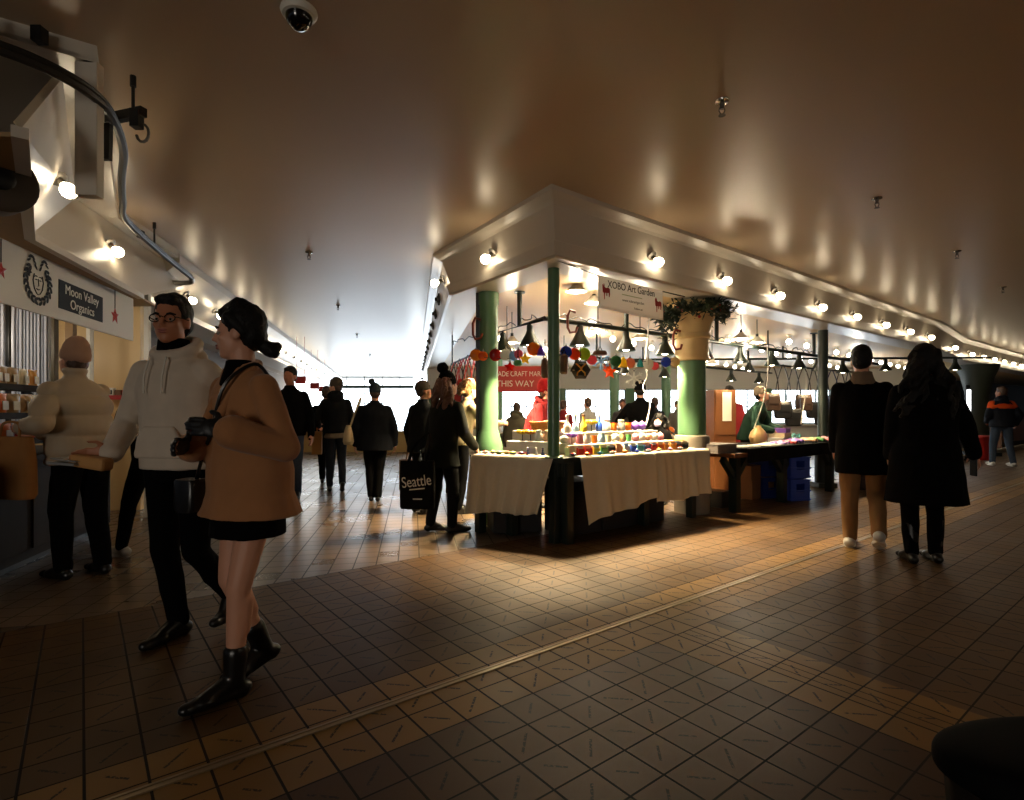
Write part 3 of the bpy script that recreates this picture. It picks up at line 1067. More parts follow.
drape(TL + (TC - TL) * 0.02, TL + (TC - TL) * 0.90, TZ, 0.23, 0.27, 'tablecloth', 'cream cloth hanging from the short left edge of the craft table', 1.0, 0.03, 6, -0.03, -0.13)
drape(TC + (TR - TC) * 0.09, TC + (TR - TC) * 0.56, TZ, 0.17, 0.33, 'tablecloth', 'cream cloth hanging lowest on the long front of the craft table beside the corner leg', 2.2, 0.03, 3, 0.07, 0.0)
drape(TC + (TR - TC) * 0.565, TC + (TR - TC) * 0.985, TZ, 0.27, 0.30, 'tablecloth', 'cream cloth hanging at the right end of the long craft table, nearest the big column', 4.1, 0.03, 4, 0.0, 0.03)

# poles and columns
pc = thing('slim_pole', 'slim green pole standing on the corner of the craft table up to the soffit', 'pole', (0.385, 5.13, TZ))
MB().cyl((0, 0, 0), (0, 0, SB - TZ), 0.055, n=24).build('shaft', greenp, pc)
MB().lathe((0, 0, 0), [(0.085, 0), (0.085, 0.012), (0.058, 0.02), (0.056, 0.03)], 24).build('foot_plate', greenp, pc)

k1 = thing('green_column', 'green fluted column behind the left cloth of the craft table', 'column', (-0.26, 6.18, 0))
m = MB().lathe((0, 0, 0), [(0.16, 0.0), (0.16, 0.78), (0.155, 0.86), (0.13, 0.93), (0.115, 1.0), (0.105, 1.02), (0.105, 2.4), (0.115, 2.42), (0.115, SB)], 24)
m.build('shaft', greenp, k1)
MB().box((-0.115, 0.02, SB / 2), (0.055, 0.10, SB)).build('conduit', greend, k1, smooth=False, bevel=0.008)

k2 = thing('green_column', 'thick green column with a flared cream capital right of the craft table', 'column', (2.20, 6.78, 0))
MB().lathe((0, 0, 0), [(0.185, 0.0), (0.185, 0.93), (0.165, 0.94), (0.165, 1.86)], 32).build('shaft', greenp, k2)
MB().lathe((0, 0, 0), [(0.21, 0.0), (0.21, 0.90), (0.20, 0.93), (0.17, 0.94)], 32).build('base', mat('grey_stone', S(120, 112, 100), 0.7, var=0.2), k2)
MB().lathe((0, 0, 0), [(0.17, 1.84), (0.215, 1.85), (0.215, 1.88), (0.20, 1.90), (0.20, 2.10), (0.225, 2.12), (0.225, 2.15), (0.21, 2.17), (0.25, 2.32), (0.285, 2.42), (0.295, 2.46), (0.295, SB), (0.1, SB)], 32).build('capital', cream, k2)
k3 = thing('green_column', 'dark green column behind the couple in the right aisle', 'column', (5.05, 9.0, 0))
MB().lathe((0, 0, 0), [(0.12, 0), (0.12, 0.7), (0.075, 0.8), (0.075, SB)], 24).build('shaft', greend, k3)
MB().box((0, 0, 0.04), (0.3, 0.3, 0.08)).build('base', greend, k3, smooth=False)
k4 = thing('green_column', 'dark olive column with flared capital in the far right stalls', 'column', (13.1, 15.6, 0))
MB().lathe((0, 0, 0), [(0.27, 0), (0.27, 1.7), (0.29, 1.8), (0.38, 2.2), (0.5, 2.5), (0.5, SB)], 28).build('shaft', mat('olive_col', S(44, 50, 40), 0.6), k4)
MB().box((0, 0, 0.05), (0.75, 0.75, 0.1)).build('base', greend, k4, smooth=False)
for x, y, lab in ((3.95, 14.2, 'green column far behind the long craft table'), (-0.35, 13.5, 'green column deep inside the stalls behind the red banner'), (2.55, 13.8, 'green column among the far stall windows')):
    t = thing('green_column', lab, 'column', (x, y, 0))
    MB().lathe((0, 0, 0), [(0.17, 0), (0.17, 0.5), (0.12, 0.6), (0.12, SB)], 20).build('shaft', greenp, t)
    MB().box((0, 0, 0.03), (0.4, 0.4, 0.06)).build('base', greend, t, smooth=False)

# greenery on the capital
gr = thing('greenery_garland', 'dark evergreen garland with red berries draped over the cream capital', 'garland', (2.20, 6.78, 2.36))
rg = random.Random(3)
m, mb2 = MB(), MB()
for k in range(1500):
    a = rg.uniform(0, 2 * PI)
    rr = 0.33 + rg.gauss(0, 0.055)
    z = 0.08 + rg.gauss(0, 0.045)
    if a > PI * 0.93 and a < PI * 1.25:
        z -= abs(rg.gauss(0, 0.12))
        rr = 0.31 + rg.uniform(0, 0.05)
    c = V((rr * math.cos(a), rr * math.sin(a), z))
    d = V((math.cos(a) + rg.gauss(0, 0.8), math.sin(a) + rg.gauss(0, 0.8), rg.gauss(0.1, 0.7))).normalized()
    l = rg.uniform(0.07, 0.14)
    x, y = orth(d)
    w_ = l * 0.2
    m.add([c, c + d * l * 0.5 + x * w_, c + d * l, c + d * l * 0.5 - x * w_, c + d * l * 0.5 + y * 0.008], [(0, 1, 4), (1, 2, 4), (2, 3, 4), (3, 0, 4), (0, 3, 2, 1)])
m.build('leaves', mat('evergreen', S(22, 36, 18), 0.6, var=0.4, scale=20), gr, smooth=False)
ring_ = [V((0.33 * math.cos(a), 0.33 * math.sin(a), 0.07)) for a in [2 * PI * i / 30 for i in range(31)]]
MB().tube(ring_, 0.03, 6).build('stem_ring', mat('evergreen', C['green']), gr)
for k in range(14):
    a = rg.uniform(PI * 0.9, 2 * PI)
    MB().ell((0.38 * math.cos(a), 0.38 * math.sin(a), 0.05 + rg.gauss(0, 0.05)), (0.018,) * 3, n=10, m=6).build('berry', red_paint, gr)

# rail and pendants
RZ = 2.17
RC = v2(0.33, 5.62)
RL = v2(-0.30, 6.88)
dl = (RL - RC).normalized()
rt = thing('lamp_rail', 'dark green pipe rail carrying the stall lamps around the corner', 'rail', RC + UP * RZ)
m = MB().tube([dl * 1.6, V((0, 0, 0)), RD * 8.8], 0.026, 10)
m.build('pipe', greend, rt)
for q, lab in ((dl * 0.55, 0), (RD * 1.25, 0), (RD * 3.1, 0), (RD * 6.0, 0)):
    MB().cyl(q, q + UP * (SB - RZ), 0.028, n=14).cyl(q + UP * (SB - RZ - 0.015), q + UP * (SB - RZ), 0.06, n=14).build('drop_pipe', greend, rt)
rg = random.Random(5)
for base, dd, n_ in ((V((0, 0, 0)), RD, 16), (V((0, 0, 0)), dl, 5)):
    m = MB()
    for k in range(n_):
        a = base + dd * (k * 0.5 + rg.uniform(0, .2) + 0.05)
        pts = [a + dd * (0.09 * i) + UP * (0.03 + 0.05 * rg.random() if 0 < i < 5 else 0.02) + V((rg.uniform(-.02, .02), rg.uniform(-.02, .02), 0)) for i in range(6)]
        m.tube(smoothpath(pts, 3), 0.006, 5)
    m.build('cable', blackm, rt)

shade_p = [(0.012, 0.0), (0.03, -0.002), (0.036, -0.02), (0.036, -0.06), (0.045, -0.09), (0.075, -0.15), (0.105, -0.2), (0.112, -0.225), (0.106, -0.225), (0.09, -0.185), (0.06, -0.135), (0.032, -0.09)]
pend = None
k_ = 0
for dd, ts, lab in ((RD, (0.5, 1.245, 1.97, 2.85, 3.7, 4.6, 5.47, 6.26, 7.15), 'along the long front'), (dl, (0.31, 0.98, 1.56), 'along the short left side')):
    for i, t in enumerate(ts):
        q = RC + dd * t + UP * (RZ - 0.02) + rn(v2(0, 0), dd) * (0.0)
        la = 'dark green cone lamp on the rail, %s from the corner %s' % (ordn(i), lab)
        if pend is None:
            pend = thing('pendant_lamp', la, 'lamp', q, 0, 'dark green cone lamps on the rail')
            MB().lathe((0, 0, 0), shade_p, 28).build('shade', greend, pend)
            MB().lathe((0, 0, -0.196), [(0.001, 0.004), (0.092, 0.004), (0.092, 0.0), (0.001, 0.0)], 24).ell((0, 0, -0.20), (0.045, 0.045, 0.03)).build('bulb', lampglow, pend)
            MB().cyl((0, 0, -0.005), (0, 0, 0.02), 0.014).build('hook', blackm, pend)
        else:
            dup(pend, q, None, la)
        if i < 8:
            l = bpy.data.lights.new('pendant_spot', 'SPOT')
            l.energy = 500 if dd is RD and i < 3 or dd is not RD else 95
            l.color = (1, 0.76, 0.43)
            l.spot_size = math.radians(112)
            l.spot_blend = 0.4
            l.shadow_soft_size = 0.05
            lo = bpy.data.objects.new('pendant_spot', l)
            lo.location = q - UP * 0.245
            COL.objects.link(lo)

dome = None
for i, (px, py, d, z1) in enumerate(((598, 329, 6.7, 0), (640, 336, 7.2, 0), (576, 288, 5.9, 0), (594, 300, 6.3, 0), (712, 362, 9.0, 0), (700, 336, 8.2, 0), (757, 340, 8.0, 0), (741, 336, 7.6, 0), (507, 347, 7.0, 0), (512, 340, 7.4, 0))):
    q = W(px, py, d)
    la = 'white enamel dome lamp under the stall ceiling, ' + ('left of the second green cone lamp', 'right of the second green cone lamp', 'just right of the slim pole top', 'at the left end of the white banner', 'lowest, right of the thick column', 'right behind the capital', 'fifth lamp gap of the rail', 'fourth lamp gap of the rail', 'behind the left column, lower', 'behind the left column, upper')[i]
    t = thing('dome_lamp', la, 'lamp', q, 0, 'white dome lamps')
    MB().lathe((0, 0, 0), [(0.015, 0.05), (0.03, 0.045), (0.05, 0.02), (0.10, -0.02), (0.115, -0.04), (0.108, -0.04), (0.04, 0.01)], 24).build('shade', white_enamel, t)
    MB().lathe((0, 0, -0.026), [(0.001, 0.003), (0.1, 0.003), (0.1, 0), (0.001, 0)], 20).ell((0, 0, -0.03), (0.045, 0.045, 0.025)).build('bulb', lampglow, t)
    l = bpy.data.lights.new('dome_lamp_light', 'POINT')
    l.energy, l.color, l.shadow_soft_size = 14, (1, 0.82, 0.55), 0.05
    lo = bpy.data.objects.new('dome_lamp_light', l)
    lo.location = q - UP * 0.11
    COL.objects.link(lo)
    MB().cyl((0, 0, 0.04), (0, 0, SB + 0.01 - q.z), 0.006, n=6).cyl((0, 0, 0.03), (0, 0, 0.09), 0.02, n=10).build('cord', blackm, t)

# banner of the art stall
bz0, bz1 = 2.215, 2.53
Ba, Bb = v2(0.823, 5.30), v2(0.823, 5.30) + RD * 0.985
bn = thing('stall_banner', 'white cloth banner with red deer and stall name under the soffit', 'banner', (Ba + Bb) / 2)
ob = (Ba + Bb) / 2
nb = rn(Ba, Bb)


def fn(u, v):
    return Ba + (Bb - Ba) * u + nb * (0.012 * math.sin(u * 8) * v) + UP * (bz1 - 0.02 * u + (bz0 - bz1) * v) - ob


o = MB().grid(fn, 24, 8).build('cloth', banner_white, bn)
o.modifiers.new('s', 'SOLIDIFY').thickness = 0.003
fb = lambda a, b: frame(V((0, 0, 0)) + RD * a + UP * b + nb * 0.02, RD, UP - RD * 0.02)
text_obj('lettering', 'XOBO Art Garden', 0.098, print_black, bn, fb(-0.02, 2.455), sx=0.93)
text_obj('lettering', 'www.xoboartgarden', 0.04, mat('print_grey', S(120, 120, 112), 0.6), bn, fb(0.0, 2.33))
text_obj('lettering', 'Follow us:', 0.032, MATS['print_grey'], bn, fb(0.08, 2.265))
MB().beam(RD * -0.17 + UP * 2.385 + nb * 0.018, RD * 0.14 + UP * 2.38 + nb * 0.018, 0.002, 0.008).build('print_line', mat('print_green', S(170, 180, 140), 0.6), bn, smooth=False)
for sx, zz in ((-0.40, 2.38), (0.40, 2.345)):
    m = MB()
    pts = [(-.05, .03), (-.052, .06), (-.04, .075), (-.035, .05), (-.025, .075), (-.02, .045), (0, .035), (.03, .045), (.055, .03), (.055, -.02), (.048, -.045), (.04, -.045), (.038, -.01), (.02, -.008), (.015, -.04), (.006, -.04), (.004, -.01), (-.015, -.012), (-.018, -.075), (-.026, -.075), (-.028, -.015), (-.045, -.01)]
    m.prism([RD * (sx + x) + UP * (zz + y) + nb * 0.017 for x, y in pts], nb * 0.002)
    m.build('deer_print', red_paint, bn, smooth=False)
m = MB()
corner = V((0.40, 4.86, SB + 0.005)) - ob
m.tube([corner, (Ba - ob) + UP * (bz1 - 0.005)], 0.006, 6)
m.build('rope', blackm, bn)
m = MB()
m.tube([(Bb - ob) + UP * (bz1 - 0.025), (Bb - ob) + RD * 0.4 + UP * (bz1 - 0.03)], 0.006, 6)
m.build('rope', blackm, bn)
# red craft-market banner
rb = thing('market_banner', 'red hanging banner with white craft market lettering behind the slim pole', 'banner', W(522, 379, 9.6))
MB().box((0, 0, 0), (1.15, 0.02, 0.44)).build('board', mat('banner_red', S(172, 44, 44), 0.6), rb, smooth=False)
text_obj('lettering', 'MADE CRAFT MARKET', 0.125, print_white, rb, frame(V((-0.0, -0.012, 0.085)), (1, 0, 0), UP), sx=0.78)
text_obj('lettering', 'THIS WAY', 0.15, print_white, rb, frame(V((-0.12, -0.012, -0.085)), (1, 0, 0), UP), sx=0.95)
MB().cyl((-0.5, 0, 0.2), (-0.5, 0, 0.72), 0.006, n=6).cyl((0.5, 0, 0.2), (0.5, 0, 0.72), 0.006, n=6).build('hanger', blackm, rb)

# ornaments on a string
Oa, Oc, Ob = v2(-0.36, 6.0), v2(0.36, 5.32), v2(1.95, 6.5)
gar = MB()
zo = 1.80
for a, b in ((Oa, Oc), (Oc, Ob)):
    gar.tube([a.lerp(b, i / 12) + UP * (zo + 0.02 - 0.05 * math.sin(PI * i / 12)) for i in range(13)], 0.003, 5)
tag(gar.build('ornament_string', blackm), 'thin cord strung across the stall carrying coloured ornaments', 'cord')


def hang_ornament(px, py, col, kind, lab, r=0.045, back=0.0):
    k = (px - 512) / F
    a, b = (Oa, Oc) if px < 553 else (Oc, Ob)
    d = b - a
    t = (k * a.y - a.x) / (d.x - k * d.y)
    p = a + d * t + V((0, back, 0))
    p.z = CH - (py - HZ) / F * p.y
    n = V((0.1, -1, 0)).normalized()
    dd = V((1, 0.1, 0)).normalized()
    t_ = thing('hanging_ornament', lab, 'ornament', p, 0, 'coloured ornaments strung over the craft table')
    m = MB()
    R = Matrix((dd, UP, n)).transposed()
    gm = stained('stained_' + col.replace(' ', '_'), C[col])
    r *= 1.25
    if kind == 'disc':
        m.ell((0, 0, 0), (r, r, r * 0.4), R=R, n=20, m=10)
        m.lathe((0, 0, 0), [(r * 0.98, -0.006), (r * 1.05, 0), (r * 0.98, 0.006)], 20, R=R, close=True)
    elif kind == 'star':
        star(m, (0, 0, 0), r * 1.2, r * 0.55, n, 0.014, dd, UP)
    elif kind == 'flake':
        for i in range(3):
            a_ = i * PI / 3 + PI / 2
            w_ = dd * math.cos(a_) + UP * math.sin(a_)
            m.cap(w_ * -r * 1.3, w_ * r * 1.3, 0.009, 0.009, 8)
            for s1 in (-1, 1):
                c = w_ * r * 0.8 * s1
                for ar in (-0.7, 0.7):
                    w2_ = dd * math.cos(a_ + ar) + UP * math.sin(a_ + ar)
                    m.cap(c, c + w2_ * r * 0.4 * s1, 0.006, 0.006, 6)
        m.ell((0, 0, 0), (0.02, 0.02, 0.02), n=10, m=6)
    elif kind == 'bell':
        m.lathe((0, 0, -r), [(r, 0), (r * 0.8, r * 0.3), (r * 0.65, r * 1.2), (r * 0.3, r * 1.8), (0.004, r * 2)], 16, close=True)
    m.build('glass', gm, t_)
    MB().lathe((0, 0, 0), [(0.012, 0), (0.014, 0.008), (0.005, 0.016), (0.004, max(0.03, zo - p.z - r))], 8).build('loop', steel, t_).location = (0, 0, r * 0.95)


for i, (px, py, col, kind, r) in enumerate((
        (476, 355, 'amber', 'disc', .05), (483, 356, 'orange', 'disc', .04), (495.5, 355, 'red', 'disc', .05), (506, 355, 'white', 'disc', .048), (514, 356, 'pale blue', 'disc', .04), (518.5, 354, 'pink', 'disc', .035),
        (510, 367, 'red', 'star', .045), (525, 359, 'yellow', 'star', .045), (534, 349, 'amber', 'disc', .052), (541, 351, 'purple', 'bell', .035),
        (566, 352, 'blue', 'disc', .045), (574.5, 354, 'orange', 'disc', .046), (584, 354, 'lime', 'disc', .05), (592, 360, 'pink', 'disc', .04), (601, 361, 'pale blue', 'flake', .055), (607, 366, 'orange', 'flake', .02),
        (609.5, 372, 'orange', 'star', .055), (616, 361, 'green', 'disc', .045), (623, 362, 'yellow', 'bell', .045), (630, 363, 'peach', 'disc', .045), (640, 363, 'teal', 'bell', .035), (648, 364, 'white', 'disc', .05),
        (655, 366, 'pink', 'disc', .036), (666, 362, 'blue', 'disc', .046), (675, 362, 'cream', 'disc', .045), (634, 378, 'white', 'flake', .06), (554, 362, 'pale blue', 'bell', .03))):
    side = 'left of the slim pole' if px < 553 else 'right of the slim pole'
    hang_ornament(px, py, col, kind, '%s %s ornament on the cord, %s one %s' % (col, {'disc': 'round glass', 'star': 'star', 'flake': 'snowflake', 'bell': 'bell-shaped'}[kind], ordn(i if i < 10 else i - 10), side), r)


def hang_wreath(px, py, d, r, lab):
    t = thing('hanging_basket', lab, 'basket', W(px, py, d))
    m = MB()
    m.lathe((0, 0, 0), [(0.02, 0.03), (r * 0.6, 0.04), (r, 0.0), (r * 0.6, -0.04), (0.02, -0.03)], 6, R=Matrix.Rotation(PI / 2, 3, 'X'), close=True)
    m.build('woven_body', mat('twig', S(52, 44, 26), 0.8, var=0.4, scale=40, bump=0.6, bscale=60), t, smooth=False)
    b = MB().tube([(-r * .5, -0.05, r * .6), (-r * .1, -0.05, r * .25), (0, -0.055, 0), (-r * .35, -0.05, -r * .3), (-r * .4, -0.05, -r * .6)], 0.008, 6)
    b.tube([(r * .5, -0.05, r * .6), (r * .1, -0.05, r * .25), (0, -0.055, 0), (r * .35, -0.05, -r * .3), (r * .4, -0.05, -r * .6)], 0.008, 6)
    b.build('ribbon', cm('amber'), t)
    MB().cyl((0, 0, r * 0.8), (0, 0, r + 0.22), 0.003, n=6).build('cord', blackm, t)


hang_wreath(580.5, 370, 5.45, 0.10, 'brown woven hexagonal hanging with yellow ribbon right of the slim pole')
for px, py, wd, hh, col, lab in ((564, 364, .085, .2, 'brown', 'brown pierced lantern hanging just right of the slim pole'), (545, 368, .075, .2, 'brown', 'brown pierced lantern hanging just left of the slim pole'), (600, 353, .13, .05, 'brown', 'dark brown carved board hanging above the blue snowflake'), (518, 363, .08, .06, 'green', 'dark green leaf-shaped hanging beside the yellow star')):
    p = W(px, py, 5.42)
    t = thing('hanging_lantern', lab, 'lantern', p)
    m = MB().lathe((0, 0, 0), [(wd * .3, -hh / 2), (wd * .5, -hh * .4), (wd * .55, 0), (wd * .45, hh * .4), (wd * .15, hh / 2)], 8, close=True)
    m.build('body', cm(col), t, smooth=False)
    MB().tube([(-0.02, 0, hh / 2), (0, 0, hh / 2 + 0.04), (0.02, 0, hh / 2)], 0.005, 6).cyl((0, 0, hh / 2 + 0.03), (0, 0, hh / 2 + 0.18), 0.004, n=6).build('hook', blackm, t)
# red strap loops
for px, py, d, lab in ((478, 329, 6.05, 'red-brown strap loop hanging left of the green fluted column'), (678, 340, 6.45, 'red-brown strap loop hanging on the cream capital'), (573, 322, 5.75, 'dark strap loop on the rail just right of the slim pole')):
    p = W(px, py, d)
    m = MB().tube([(0.03, 0, .1), (-.03, 0, .12), (-.055, 0, .06), (-.055, 0, -.06), (-.03, 0, -.11), (.03, 0, -.1), (.045, 0, -.05)], 0.014, 8)
    tag(m.build('strap_loop', mat('rust_strap', S(128, 52, 28), 0.5), loc=p), lab, 'strap')
# white power cords
for pts, lab in (([(767, 345, 7.6), (768, 365, 7.6), (766, 390, 7.5), (760, 412, 7.4), (754, 428, 7.3)], 'white power cord dangling beside the green jacket'),
                 ([(648, 335, 7.4), (645, 362, 7.3), (647, 376, 7.2), (643, 388, 7.1), (650, 402, 7.0), (646, 425, 6.9)], 'white power cord curling in front of the black coat'),
                 ([(806, 372, 8.6), (806, 395, 8.6), (803, 410, 8.5), (801, 424, 8.4)], 'white power cord dangling left of the dark green column'),
                 ([(651, 310, 6.1), (648, 330, 6.1), (648, 365, 6.1)], 'white cord hanging under the white banner')):
    m = MB().tube(smoothpath([W(*p) for p in pts], 6), 0.007, 6)
    tag(m.build('power_cord', white_enamel), lab, 'cord', 'white power cords')

# ================================================================== goods on the craft table
nF = rn(TC, TR)
eF = (TR - TC).normalized()
nW = rn(TL, TC)
eW = (TC - TL).normalized()


def onF(s, off, z=0.0): return TC + eF * s - nF * off + UP * (TZ + 0.012 + z)
def onW(s, off, z=0.0): return TL + eW * s - nW * off + UP * (TZ + 0.012 + z)


rzF, rzW = math.atan2(eF.y, eF.x), math.atan2(eW.y, eW.x)
rs = thing('display_riser', 'white two-step display riser along the long front of the craft table', 'riser', onF(1.03, 0.42), rzF)
MB().box((0, -0.0, 0.045), (1.55, 0.44, 0.09)).build('lower_step', white_enamel, rs, smooth=False, bevel=0.004)
MB().box((0, 0.11, 0.145), (1.55, 0.22, 0.11)).build('upper_step', white_enamel, rs, smooth=False, bevel=0.004)
CNT = {}


def item(kind, col, loc, rz, where, s=1.0):
    n = CNT.setdefault(where, 0)
    CNT[where] += 1
    nm = {'box': 'card_box', 'jar': 'glass_jar', 'dome': 'paperweight', 'ball': 'glass_ball', 'flower': 'glass_flower', 'bottle': 'glass_bottle', 'cup': 'cup', 'figure': 'figurine', 'plate': 'glass_dish'}[kind]
    lab = '%s %s, %s %s' % (col, nm.replace('_', ' '), ordn(n) if n < 20 else ordn(n - 20), where)
    t = thing(nm, lab, nm.split('_')[-1], loc, rz, 'goods ' + where)
    c1 = cm(col, 0.35)
    gm = mat('glass_' + col.replace(' ', '_'), C[col], 0.15, coat=0.5)
    if kind == 'box':
        m = MB()
        w_, d_, h_ = 0.088 * s, 0.06 * s, 0.085 * s
        m.box((0, -d_ / 2, h_ * .35), (w_, .004, h_ * .7)).box((0, d_ / 2, h_ * .5), (w_, .004, h_)).box((0, 0, .002), (w_, d_, .004))
        m.box((-w_ / 2, 0, h_ * .42), (.004, d_, h_ * .84)).box((w_ / 2, 0, h_ * .42), (.004, d_, h_ * .84))
        m.build('tray', c1, t, smooth=False)
        m = MB()
        for i in range(4):
            m.box((0, -d_ * .3 + i * d_ * .2, h_ * .52), (w_ * .86, .006, h_ * .95), R=Matrix.Rotation(-.12, 3, 'X'))
        m.build('cards', cm(['cream', 'white', 'peach', 'pale blue'][n % 4]), t, smooth=False)
    elif kind in ('jar', 'bottle', 'cup'):
        pr = {'jar': [(.001, 0), (.034, 0), (.04, .02), (.04, .07), (.028, .085), (.028, .095)], 'bottle': [(.001, 0), (.03, 0), (.034, .03), (.03, .07), (.012, .1), (.011, .14), (.015, .145)], 'cup': [(.001, 0), (.026, 0), (.034, .08), (.031, .08), (.024, .01)]}[kind]
        MB().lathe((0, 0, 0), [(r * s, z * s) for r, z in pr], 16).build('body', gm, t)
        if kind != 'cup':
            z = pr[-1][1] * s
            MB().lathe((0, 0, z), [(.001, .018 * s), (pr[-1][0] * s * 1.1, .016 * s), (pr[-1][0] * s * 1.1, 0), (.001, 0)], 14).build('stopper', cm(['cream', 'brown', 'white'][n % 3]), t)
    elif kind == 'dome':
        MB().lathe((0, 0, 0), [(.001, 0), (.05 * s, 0), (.052 * s, .012), (.046 * s, .016), (.001, .016)], 18).build('foot', white_enamel, t)
        MB().ell((0, 0, .05 * s), (.045 * s, .045 * s, .045 * s)).build('globe', gm, t)
    elif kind == 'ball':
        MB().ell((0, 0, .045 * s), (.045 * s,) * 3).build('ball', gm, t)
        MB().cyl((0, 0, .086 * s), (0, 0, .102 * s), .01, n=10).build('cap', steel, t)
    elif kind == 'flower':
        MB().cyl((0, 0, 0), (0, 0, .07 * s), .006, n=8).lathe((0, 0, 0), [(.001, .006), (.03, .004), (.03, 0), (.001, 0)], 14).build('stem', greend, t)
        m = MB()
        for i in range(7):
            a = 2 * PI * i / 7
            d = V((math.cos(a), math.sin(a), .55)).normalized()
            m.cap(V((0, 0, .07 * s)) + d * .012, V((0, 0, .07 * s)) + d * .05 * s, .01 * s, .018 * s, 8)
        m.build('petals', gm, t)
    elif kind == 'figure':
        MB().lathe((0, 0, 0), [(.001, 0), (.022 * s, 0), (.024 * s, .02 * s), (.012 * s, .05 * s), (.016 * s, .065 * s), (.006 * s, .075 * s)], 12).build('body', gm, t)
        MB().ell((0, 0, .085 * s), (.014 * s,) * 3, n=12, m=8).build('head', gm, t)
    elif kind == 'plate':
        MB().lathe((0, 0, 0), [(.001, 0), (.03 * s, 0), (.07 * s, .016), (.068 * s, .02), (.03 * s, .006), (.001, .006)], 20).build('dish', gm, t)
        MB().ell((0, 0, .014), (.035 * s, .035 * s, .018)).build('contents', cm(['red', 'lime', 'navy'][n % 3]), t)
    return t


front = ['cream', 'red', 'red', 'yellow', 'green', 'black', 'peach', 'white', 'blue', 'teal', 'navy', 'red', 'orange', 'amber', 'amber', 'brown', 'black']
for k, col in enumerate(front):
    item('box', col, onF(0.20 + 0.106 * k, 0.125), rzF + random.uniform(-.08, .08), 'in the front row of the long table')
for k, (kind, col) in enumerate((('plate', 'navy'), ('plate', 'red'), ('plate', 'teal'), ('plate', 'white'), ('plate', 'orange'), ('plate', 'blue'), ('plate', 'pale blue'), ('plate', 'white'), ('plate', 'pink'), ('plate', 'white'))):
    item(kind, col, onF(0.16 + 0.175 * k, 0.045), rzF, 'along the very front edge of the long table', 0.5)
mid = [('dome', 'white'), ('flower', 'purple'), ('jar', 'pink'), ('jar', 'white'), ('cup', 'orange'), ('jar', 'pale blue'), ('cup', 'cream'), ('dome', 'white'), ('jar', 'tan'), ('cup', 'green'), ('ball', 'pink'), ('dome', 'white'), ('ball', 'peach'), ('ball', 'white'), ('ball', 'pink')]
for k, (kind, col) in enumerate(mid):
    item(kind, col, onF(0.28 + 0.103 * k, 0.315, 0.09), rzF, 'on the lower step of the white riser')
back = [('flower', 'yellow'), ('flower', 'purple'), ('bottle', 'white'), ('bottle', 'pale blue'), ('bottle', 'yellow'), ('flower', 'yellow'), ('bottle', 'blue'), ('jar', 'white'), ('cup', 'orange'), ('jar', 'grey'), ('cup', 'orange'), ('ball', 'purple'), ('ball', 'purple')]
for k, (kind, col) in enumerate(back):
    item(kind, col, onF(0.28 + 0.115 * k, 0.53, 0.20), rzF, 'on the upper step of the white riser', 1.15)
# left side
lr = thing('display_box', 'white display box stepped up behind the left edge of the craft table', 'box', onW(0.52, 0.42), rzW)
MB().box((0, 0, 0.06), (0.5, 0.3, 0.12)).build('lower_step', white_enamel, lr, smooth=False, bevel=0.004)
MB().box((0, 0.07, 0.17), (0.5, 0.16, 0.10)).build('upper_step', white_enamel, lr, smooth=False, bevel=0.004)
for k, (kind, col) in enumerate((('plate', 'white'), ('plate', 'grey'), ('plate', 'lime'), ('plate', 'lime'), ('plate', 'navy'), ('plate', 'red'), ('figure', 'navy'), ('figure', 'white'), ('figure', 'navy'), ('figure', 'navy'))):
    item(kind, col, onW(0.12 + 0.078 * k, 0.10 + 0.02 * (k % 2)), rzW, 'along the left edge of the craft table', 0.75)
for k, (kind, col) in enumerate((('flower', 'yellow'), ('flower', 'amber'), ('jar', 'white'), ('jar', 'peach'), ('cup', 'white'))):
    item(kind, col, onW(0.42 + 0.09 * k, 0.34, 0.12), rzW, 'on the lower step of the white display box')


def tray_basket(loc, rz, label, sx=0.3, sy=0.18, h=0.09):
    t = thing('wicker_basket', label, 'basket', loc, rz)
    m = MB()
    rings = [(V((0, 0, z)), V((sx / 2 * k, 0, 0)), V((0, sy / 2 * k, 0))) for z, k in ((0, .85), (h * .5, .93), (h, 1.0), (h, .95), (h * .5, .88), (0.012, .8))]
    m.loft(rings, 40, pw=5)
    m.build('body', wicker, t)
    MB().tube([V((sx / 2 * math.copysign(abs(math.cos(a)) ** .4, math.cos(a)), sy / 2 * math.copysign(abs(math.sin(a)) ** .4, math.sin(a)), h)) for a in [2 * PI * i / 40 for i in range(41)]], 0.009, 6).build('rim', wicker, t)
    return t


tray_basket(onW(0.62, 0.50, 0.22), rzW + 0.1, 'wicker tray basket on top of the white display box behind the figurines', 0.34, 0.16)
tray_basket(onF(1.55, 0.24, 0.0) + nF * 0.02, rzF, 'wicker basket with glass balls near the thick green column', 0.26, 0.13, 0.08).location = onF(1.94, 0.30, 0.0)

# ================================================================== black table to the right
QA, QB = v2(2.62, 6.52), v2(5.35, 8.75)
eQ = (QB - QA).normalized()
nQ = rn(QA, QB)
rzQ = math.atan2(eQ.y, eQ.x)
LQ = (QB - QA).length
bt = thing('market_table', 'long trestle table with a black cloth front right of the thick column', 'table', QA, rzQ)
MB().box((LQ / 2, 0.4, 0.70), (LQ, 0.8, 0.05)).build('tabletop', wood, bt, smooth=False)


def fn(u, v):
    if v < .5: return V((0.25 + (LQ - 0.25) * u, 0.78 - 0.8 * (v / .5), 0.775))
    t = (v - .5) / .5
    return V((0.25 + (LQ - 0.25) * u, -0.025 - 0.008 * math.sin(u * 50) * t, 0.775 - t * 0.17))


